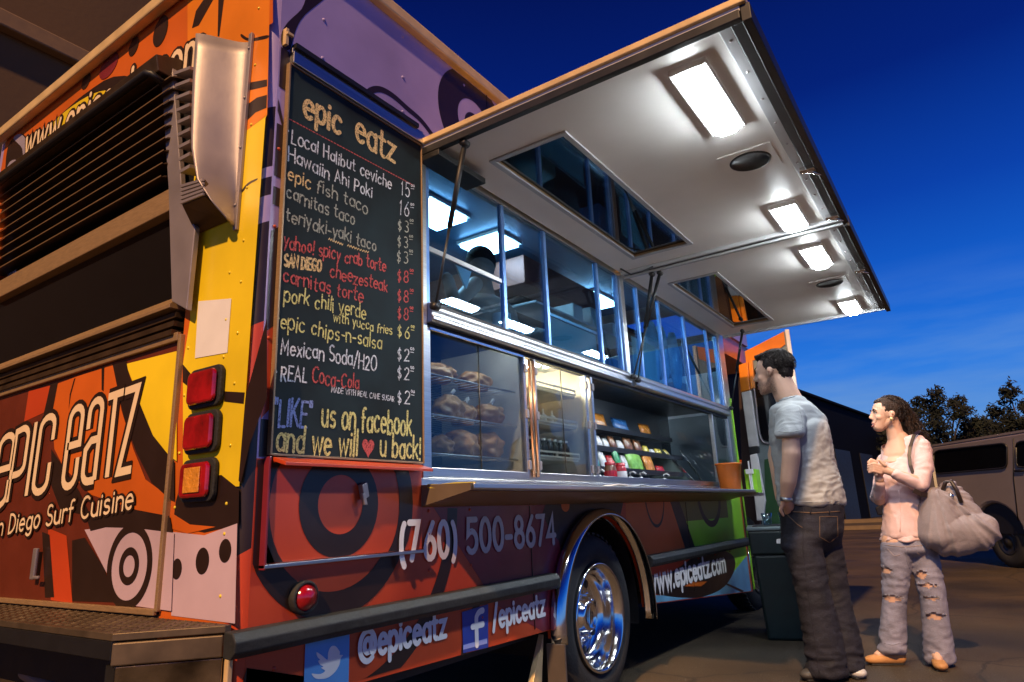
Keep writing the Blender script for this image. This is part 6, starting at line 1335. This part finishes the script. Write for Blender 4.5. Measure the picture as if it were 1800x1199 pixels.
# rips: frayed openings over skin
fr = mat('frayed_white_threads', (.42, .40, .44), .9)
RIPS = [(1557, 1002, .030, .020), (1567, 1052, .050, .020), (1620, 1010, .030, .022), (1632, 1030, .045, .014), (1643, 1083, .055, .020), (1638, 1052, .040, .012)]
def ripcut(p):
    d = (p-BW.base).dot(BW.n)
    if d > -.01: return False
    for (u, v, wd, hh_) in RIPS:
        q = p-wp(u, v, -.09); a, z = q.dot(BW.r)/wd, q.z/hh_
        if a*a+z*z < 1+.9*noise.noise(p*38): return True
    return False
cut(jw_, ripcut)
jb = [jw_.matrix_world]
wl = wloc(jw_); jv = [v.co+wl for v in jw_.data.vertices]
for (u, v, wd, hh_) in RIPS:
    rg = random.Random(u+v); c = wp(u, v, -.09); b = MB()
    edge = [p for p in jv if (p-BW.base).dot(BW.n) < -.01 and .8 < ((p-c).dot(BW.r)/wd)**2+((p-c).z/hh_)**2 < 2.2]
    for p in rg.sample(edge, min(16, len(edge))):
        q = c-p; q = q-BW.n*q.dot(BW.n)
        b.tube([p-BW.n*.002, p+q*rg.uniform(.15, .45)-BW.n*.004+Vector((0, 0, -.004))], [.0017, .0007], 4)
    if edge: b.build('frayed_threads', fr, wom, kind='stuff')
sm = mat('tan_suede_shoe', (.50, .24, .08), .7, bump=.2)
for (u, v, d, fdr) in ((1550, 1157, -.05, (-BW.r*.93-BW.n*.36)), (1652, 1176, -.09, (-BW.n*.97+BW.r*.1))):
    c = wp(u, v, d); c.z = 0; fdr = fdr.normalized(); sdv = fdr.cross(Vector((0, 0, 1))); ax = (fdr, sdv, Vector((0, 0, 1)))
    sh_ = blob('shoe', [[(c+fdr*.05+Vector((0, 0, .030)), (.055, .040, .026), ax), (c-fdr*.02+Vector((0, 0, .036)), (.05, .036, .034), ax)], [(c-fdr*.02+Vector((0, 0, .036)), (.05, .036, .034), ax), (c-fdr*.11+Vector((0, 0, .042)), (.035, .034, .040), ax)]], .006, sm, wom, FW, 2)
    blob('foot', [[(c+fdr*.0+Vector((0, 0, .058)), (.045, .028, .022), ax), (c-fdr*.06+Vector((0, 0, .09)), (.036, .034, .04), ax)]], .007, skw, wom, FW, 2)
    b = MB(); b.obox(c-fdr*.022+Vector((0, 0, .005)), fdr*.098, sdv*.030, Vector((0, 0, .0045))); b.build('sole', M['rubber'], sh_, .010)
# ---------------------------------------------------------------- the bag
bag = thing('shoulder_bag', tuple(wp(1680, 925, -.1)), 'large slouchy taupe shoulder bag with dark straps hanging behind the woman', 'bag')
bgm = mat('taupe_canvas', (.27, .235, .25), .85, var=.12, nscale=6, bump=.25, bscale=120)
bs = [[(wp(1640, 868, -.10), (.05, .07, .03)), (wp(1648, 880, -.08), (.09, .09, .04)), (wp(1655, 940, -.08), (.12, .11, .08))], [(wp(1655, 930, -.08), (.12, .11, .08)), (wp(1705, 935, -.05), (.14, .11, .10)), (wp(1712, 925, -.05), (.13, .10, .08)), (wp(1672, 955, -.06), (.11, .10, .06))],
      [(wp(1668, 855, -.02), (.03, .05, .03)), (wp(1700, 905, -.03), (.08, .08, .06)), (wp(1650, 900, -.08), (.09, .09, .06))]]
b1 = folds(8, .020, (1.0, 1.0, .8), 41); b2_ = folds(16, .007, (1, 1, 1), 42)
apex = wp(1640, 858, -.1)
def bagd(c):
    q = c-apex; a = math.atan2(q.z, q.dot(BW.r)); r = q.length
    f_ = 1-2.2*abs(noise.noise(Vector((a*3.6, r*.9, c.y*1.2)))); g_ = 1-2.2*abs(noise.noise(Vector((a*8+3, r*1.6, c.y*2))))
    return .020*f_*min(1, r*5)+.009*g_+.3*b2_(c)
blob('bag_body', bs, .008, bgm, bag, FW, 3, bagd)
def strap(pts, w_, name, m):
    b = MB(); P = [Vector(p) for p in pts]
    for i in range(len(P)-1): b.bar(P[i], P[i+1]+(P[i+1]-P[i])*.04, w_, .008, up=BW.n)
    b.build(name, m, bag, .002)
dk = mat('dark_brown_leather', (.025, .014, .010), .4)
strap([wp(1607, 764, -.115), wp(1600, 785, -.13), wp(1598, 800, -.145), wp(1600, 818, -.16), wp(1606, 835, -.168)], .020, 'front_strap', dk)
strap([wp(1607, 764, -.115), wp(1616, 758, -.05), wp(1628, 778, .05), wp(1640, 820, .08), wp(1648, 870, .02)], .020, 'rear_strap', dk)
strap([wp(1630, 870, -.17), wp(1618, 868, -.20), wp(1606, 862, -.21)], .03, 'strap_end', dk)
b = MB(); b.tube([wp(1655, 868, -.12), wp(1662, 848, -.12), wp(1672, 846, -.12), wp(1682, 862, -.12), wp(1690, 884, -.12)], .012, 8); b.build('bag_handle', dk, bag)
b = MB(); c = wp(1672, 872, -.135); b.lathe([(.014, 0), (.016, .004), (.0005, .007)], c, -BW.n, 12); b.build('stud', M['chrome'], bag)

# ---------------------------------------------------------------- a cook seen through the first window
BC = Body((-2.45, 3.35)); cookm = mat('cook_skin', (.42, .22, .15), .5)
ck = thing('person', (-2.45, 3.35, 1.0), 'dark haired cook with raised forearm seen through the first window of the truck', 'person')
def cp(u, v, X=-2.42): return pX(u, v, X)
ax3 = (Vector((1, 0, 0)), Vector((0, 1, 0)), Vector((0, 0, 1)))
hc3 = cp(846, 468)
blob('body', [[(hc3, (.085, .10, .12)), (hc3+Vector((0, 0, -.07)), (.07, .07, .08))], [(hc3+Vector((0, .02, -.1)), .055), (hc3+Vector((0, .05, -.22)), .06)], [(hc3+Vector((-.02, .05, -.26)), (.14, .20, .07)), (hc3+Vector((0, .05, -.75)), (.14, .16, .1)), (hc3+Vector((0, .05, -1.55)), (.13, .15, .05))],
   [(cp(835, 500, -2.3), .05), (cp(800, 535, -2.15), .042)], [(cp(800, 535, -2.15), .042), (cp(790, 500, -2.1), .032)], [(cp(790, 497, -2.1), .032), (cp(786, 488, -2.1), (.03, .025, .03))], [(hc3+Vector((.02, .22, -.27)), .05), (hc3+Vector((.08, .27, -.55)), .042)]], .011, cookm, ck, ax3, 4)
blob('hair', [[(hc3+Vector((-.01, .01, .035)), (.097, .112, .11))]], .01, hrm, ck, ax3, 2)
blob('cook_shirt', [[(hc3+Vector((-.02, .05, -.28)), (.165, .225, .07)), (hc3+Vector((0, .05, -.75)), (.165, .19, .1))], [(hc3+Vector((.02, .24, -.28)), .065), (hc3+Vector((.05, .27, -.42)), .062)]], .011, mat('tan_cook_shirt', (.34, .22, .17), .85), ck, ax3, 4, folds(8, .008))

# ================================================================ litter bin
bn = thing('litter_bin', (-1.45, 6.0, 0), 'dark green square litter bin standing between the truck and the man', 'litter bin')
bgm2 = mat('dark_green_plastic', (.006, .018, .017), .45, var=.2)
bc = Vector((-1.33, 5.86, 0)); bang = .25
def bx(mb, hw, hd, z0, z1, hw1=None, hd1=None):
    hw1 = hw1 or hw; hd1 = hd1 or hd; c_, s_ = math.cos(bang), math.sin(bang); vs_ = []
    for (w_, d_, z) in ((hw, hd, z0), (hw1, hd1, z1)):
        for (i, j) in ((-1, -1), (1, -1), (1, 1), (-1, 1)): x, y = i*w_, j*d_; vs_.append(bc+Vector((x*c_-y*s_, x*s_+y*c_, z)))
    mb.add(vs_, [(0,3,2,1), (4,5,6,7), (0,1,5,4), (1,2,6,5), (2,3,7,6), (3,0,4,7)])
b = MB(); bx(b, .24, .24, 0, .62, .27, .27); b.build('bin_body', bgm2, bn, .02)
b = MB(); bx(b, .285, .285, .621, .80, .29, .29); b.build('bin_collar', bgm2, bn, .015)
b = MB(); bx(b, .295, .295, .801, .830); b.build('bin_rim', mat('grey_green_rim', (.16, .21, .21), .4), bn, .008)
b = MB(); bx(b, .25, .25, .8305, .835); b.build('bin_opening', M['black'], bn)
b = MB(); c_ = bc+Vector((math.sin(bang)*.29-.07, -math.cos(bang)*.29-.014, .72)); b.obox(c_, (.018, .003, 0), (0, .003, 0), (0, 0, .018)); b.build('white_label', M['white'], bn, .004)
for i, (dx, l) in enumerate(((-.10, 'left of two empty clear cups on the litter bin'), (.03, 'right of two empty clear cups on the litter bin'))):
    c_ = bc+Vector((dx, -.15, .836)); b = MB(); b.lathe([(.0005, .001), (.03, .001), (.042, .095), (.040, .095), (.0285, .004)], c_, (0, 0, 1), 18); o = b.build('cup', glass('clear_cup', (.75, .85, .88), 2.5, .1)); tag(o, l, 'cup', 'cups on the litter bin')

# ================================================================ van at the right
vm = mat('tan_brown_car_paint', (.26, .22, .20), .4, .05, .06, 2, coat=.5)
Pa = Vector((-.64, 13.07, 0)); Pb = Vector((.66, 11.23, 0)); vd = (Pb-Pa).normalized(); vn = Vector((-vd.y, vd.x, 0))
if vn.y < 0: vn = -vn
VT = 1.80
def vz(u, v, off=0.0):       # the van's near side
    r = ray(u, v); n_ = vn; k = ((Pa-vn*off-CAM).dot(n_))/(r.dot(n_)); return CAM + r*k
v0 = vz(1612, 800); van = thing('parked_van', (vz(1720, 900).x, vz(1720, 900).y, 0), 'long tan brown van with dark side windows parked behind the woman', 'van')
def al(p): return (Vector((p.x, p.y, 0))-Pa).dot(vd)
s0 = al(vz(1600, 800)); s1 = s0+5.0
def vp(s_, z, o=0.0): return Pa+vd*s_-vn*o+Vector((0, 0, z))
wa = vz(1745, 940); wc = al(vz(1748, 900))
zb = .46
prof = [(s0, zb), (s0-.05, .8), (s0, 1.15), (s0+.10, 1.70), (s0+.25, 1.79), (s0+.5, VT), (s0+4.0, VT), (s0+4.7, 1.2), (s1, 1.1), (s1, zb)]
bot = [(wc+.46*math.cos(a), zb+.42*math.sin(a)) for a in [PI*k/12 for k in range(13)]]
b = MB(); b.prism([vp(*p) for p in prof[:-1]]+[vp(s1, zb)]+[vp(s_, z) for s_, z in bot], vn*1.75); b.build('van_body', vm, van, .04)
b = MB(); b.prism([vp(wc+.455*math.cos(a), zb+.415*math.sin(a), -.06) for a in [PI*k/12 for k in range(13)]], vn*.4); b.build('wheel_arch', M['black'], van)
def win(pts, nm='side_window'):
    b = MB(); b.prism([vp(al(vz(u, v)), vz(u, v).z, .004) for u, v in pts], vn*.02); o = b.build(nm, M['void'], van)
    b = MB(); q = [vp(al(vz(u, v)), vz(u, v).z, .008) for u, v in pts]; b.tube(q+[q[0]], .012, 6); b.build('window_seal', M['dmetal'], o)
win([(1642, 800), (1646, 794), (1652, 791.5), (1762, 779.5), (1768, 781), (1771, 786), (1771, 815), (1769, 820), (1763, 823), (1650, 833), (1644, 831), (1642, 826)])
win([(1787, 786), (1789, 779), (1795, 776), (1862, 768), (1868, 772), (1870, 812), (1862, 818), (1797, 821.5), (1790, 820), (1787, 813)])
b = MB(); b.tube([vp(al(vz(u, v)), vz(u, v).z, .004) for u, v in ((1782, 770), (1782, 840), (1790, 915))], .006, 6); b.tube([vp(al(vz(u, v)), vz(u, v).z, .01) for u, v in ((1785, 828), (1802, 827))], .014, 6); b.build('door_seam', M['black'], van)
b = MB(); b.bar(vp(s0+.2, VT+.004, -.02), vp(s0+4.0, VT+.004, -.02), .04, .03); b.build('roof_gutter', vm, van)
for k, ss in enumerate((wc, wc+2.7)):
    b = MB(); b.lathe([(.17, -.02), (.20, .01), (.31, .01), (.34, -.03), (.34, -.2), (.2, -.22)], vp(ss, .34, -.08), -vn, 32); w_ = b.build('van_wheel', M['rubber'], van)
    b = MB(); b.lathe([(.175, -.01), (.16, .0), (.14, -.03), (.06, -.03), (.05, .0), (.0005, .005)], vp(ss, .34, -.08), -vn, 24); b.build('hubcap', M['dmetal'], w_)
# a dark low car far behind between the people
cr_ = thing('parked_car', (-4.2, 30.5, 0), 'small dark low car at the far kerb between the man and the woman', 'car')
cc_ = pZ(1548, 915, .0)
def cpt_(s_, y, z): return cc_+Vector((s_, y, z))
b = MB(); b.prism([cpt_(s_, 0, z) for s_, z in ((-.1, .25), (-.15, .6), (.1, .75), (.9, .85), (1.5, 1.25), (3.0, 1.25), (3.6, .85), (4.1, .8), (4.2, .3))], (0, 1.6, 0)); b.build('car_body', mat('dark_car_paint', (.015, .015, .02), .25, coat=.6), cr_, .05)
for s_ in (.7, 3.3):
    b = MB(); b.lathe([(.0005, .01), (.28, .01), (.30, -.02), (.30, -.18), (.0005, -.18)], cpt_(s_, -.01, .3), (0, -1, 0), 20); b.build('car_wheel', M['rubber'], cr_)
b = MB(); b.prism([cpt_(s_, -.006, z) for s_, z in ((1.1, .87), (1.6, 1.18), (2.9, 1.18), (3.3, .87))], (0, .01, 0)); b.build('car_window', M['void'], cr_)
cr_.location = (cc_.x, cc_.y, 0)
for c in list(cr_.children): c.location = -cr_.location

# ================================================================ trees
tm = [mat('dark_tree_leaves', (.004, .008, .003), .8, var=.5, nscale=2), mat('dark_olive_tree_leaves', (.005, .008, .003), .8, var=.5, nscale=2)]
bk = mat('tree_bark', (.05, .035, .025), .9, bump=.5)
def tree(label, x, y, h, clumps, seed, n=2600, lf=.16, tmi=0):
    rg = random.Random(seed); t = thing('leafy_tree', (x, y, 0), label, 'tree', 'trees against the dusk sky')
    b = MB(); b.tube([(x, y, 0), (x+.1, y, h*.25), (x-.05, y, h*.45), (x, y, h*.75)], [h*.030, h*.024, h*.018, h*.006], 10); tr = b.build('trunk', bk, t)
    L = MB(); LB = MB()
    for (cx, cy, cz, r) in clumps:
        C_ = Vector((x+cx, y+cy, cz)); LB.tube([(x, y, h*.4), (Vector((x, y, h*.45))+C_)/2+Vector((0, 0, .1)), C_], [h*.012, h*.007, h*.003], 6)
        for q in range(5):
            v = Vector((rg.gauss(0, 1), rg.gauss(0, 1), rg.gauss(0, 1))).normalized()*r*.9; LB.tube([C_, C_+v], [h*.003, h*.001], 4)
    w_tot = sum(c[3]**2 for c in clumps)
    for (cx, cy, cz, r) in clumps:
        sub = [Vector((rg.gauss(0, 1), rg.gauss(0, 1), rg.gauss(0, .8))).normalized()*r*rg.uniform(.25, 1.0) for _ in range(14)]
        for i in range(int(n*r*r/w_tot)):
            s_ = rg.choice(sub); p = Vector((x+cx, y+cy, cz))+s_+Vector((rg.gauss(0, 1), rg.gauss(0, 1), rg.gauss(0, 1)))*r*.20
            a = Vector((rg.gauss(0, 1), rg.gauss(0, 1), rg.gauss(0, 1))).normalized()*lf*rg.uniform(.6, 1.3); c = a.orthogonal().normalized()*lf*rg.uniform(.3, .6)
            L.add([p-a, p-c*.8, p+a, p+c], [(0, 1, 2, 3)])
    LB.build('branches', bk, t); L.build('crown', tm[tmi], t)
def at(u, v, dist): r = ray(u, v); return CAM+r*(dist/math.hypot(r.x, r.y))
def tree_px(label, u, D, vtop, wpx, seed, cl, tmi=0, n=2600, lf=.16):
    n = int(n*2.2); lf *= .72
    top_ = at(u, vtop, D); h = top_.z; pxm = D/FPX*1.03; clumps = []
    for (du, dv, rp_) in cl: clumps.append((RGT.x*du*pxm, RGT.y*du*pxm + random.Random(seed+du).uniform(-1, 1), h-dv*pxm, rp_*pxm))
    tree(label, top_.x, top_.y, h, clumps, seed, n, lf, tmi)
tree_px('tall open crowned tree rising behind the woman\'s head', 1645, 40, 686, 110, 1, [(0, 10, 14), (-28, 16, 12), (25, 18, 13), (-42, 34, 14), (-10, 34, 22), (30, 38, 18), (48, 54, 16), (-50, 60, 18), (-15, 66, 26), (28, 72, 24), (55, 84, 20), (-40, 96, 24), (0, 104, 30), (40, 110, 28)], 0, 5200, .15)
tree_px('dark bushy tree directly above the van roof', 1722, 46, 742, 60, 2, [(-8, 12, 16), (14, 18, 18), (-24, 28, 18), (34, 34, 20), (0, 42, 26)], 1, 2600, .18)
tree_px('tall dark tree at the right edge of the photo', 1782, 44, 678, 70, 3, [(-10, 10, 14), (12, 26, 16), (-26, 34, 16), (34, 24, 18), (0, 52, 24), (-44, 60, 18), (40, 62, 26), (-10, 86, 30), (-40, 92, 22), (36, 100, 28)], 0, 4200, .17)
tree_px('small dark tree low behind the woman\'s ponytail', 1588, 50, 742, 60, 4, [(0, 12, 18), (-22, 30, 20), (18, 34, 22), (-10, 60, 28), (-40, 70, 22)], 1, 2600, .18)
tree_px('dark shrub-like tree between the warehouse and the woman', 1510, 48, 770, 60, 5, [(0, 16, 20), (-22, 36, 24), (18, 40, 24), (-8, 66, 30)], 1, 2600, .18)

# small stones scattered over the near asphalt
rg = random.Random(77); b = MB()
for k in range(900):
    x = rg.uniform(-2.6, 1.2); y = rg.uniform(3.4, 9.5); r = rg.uniform(.0015, .0042); a = rg.uniform(0, 6.28)
    q = [Vector((x+r*1.3*math.cos(a+i*1.57)*rg.uniform(.7, 1.2), y+r*math.sin(a+i*1.57)*rg.uniform(.7, 1.2), .0005)) for i in range(4)]
    b.add(q+[Vector((x, y, r*.8))], [(0, 1, 4), (1, 2, 4), (2, 3, 4), (3, 0, 4)])
b.build('gravel', mat('pale_grit', (.13, .10, .065), .9, var=.4), kind='stuff')
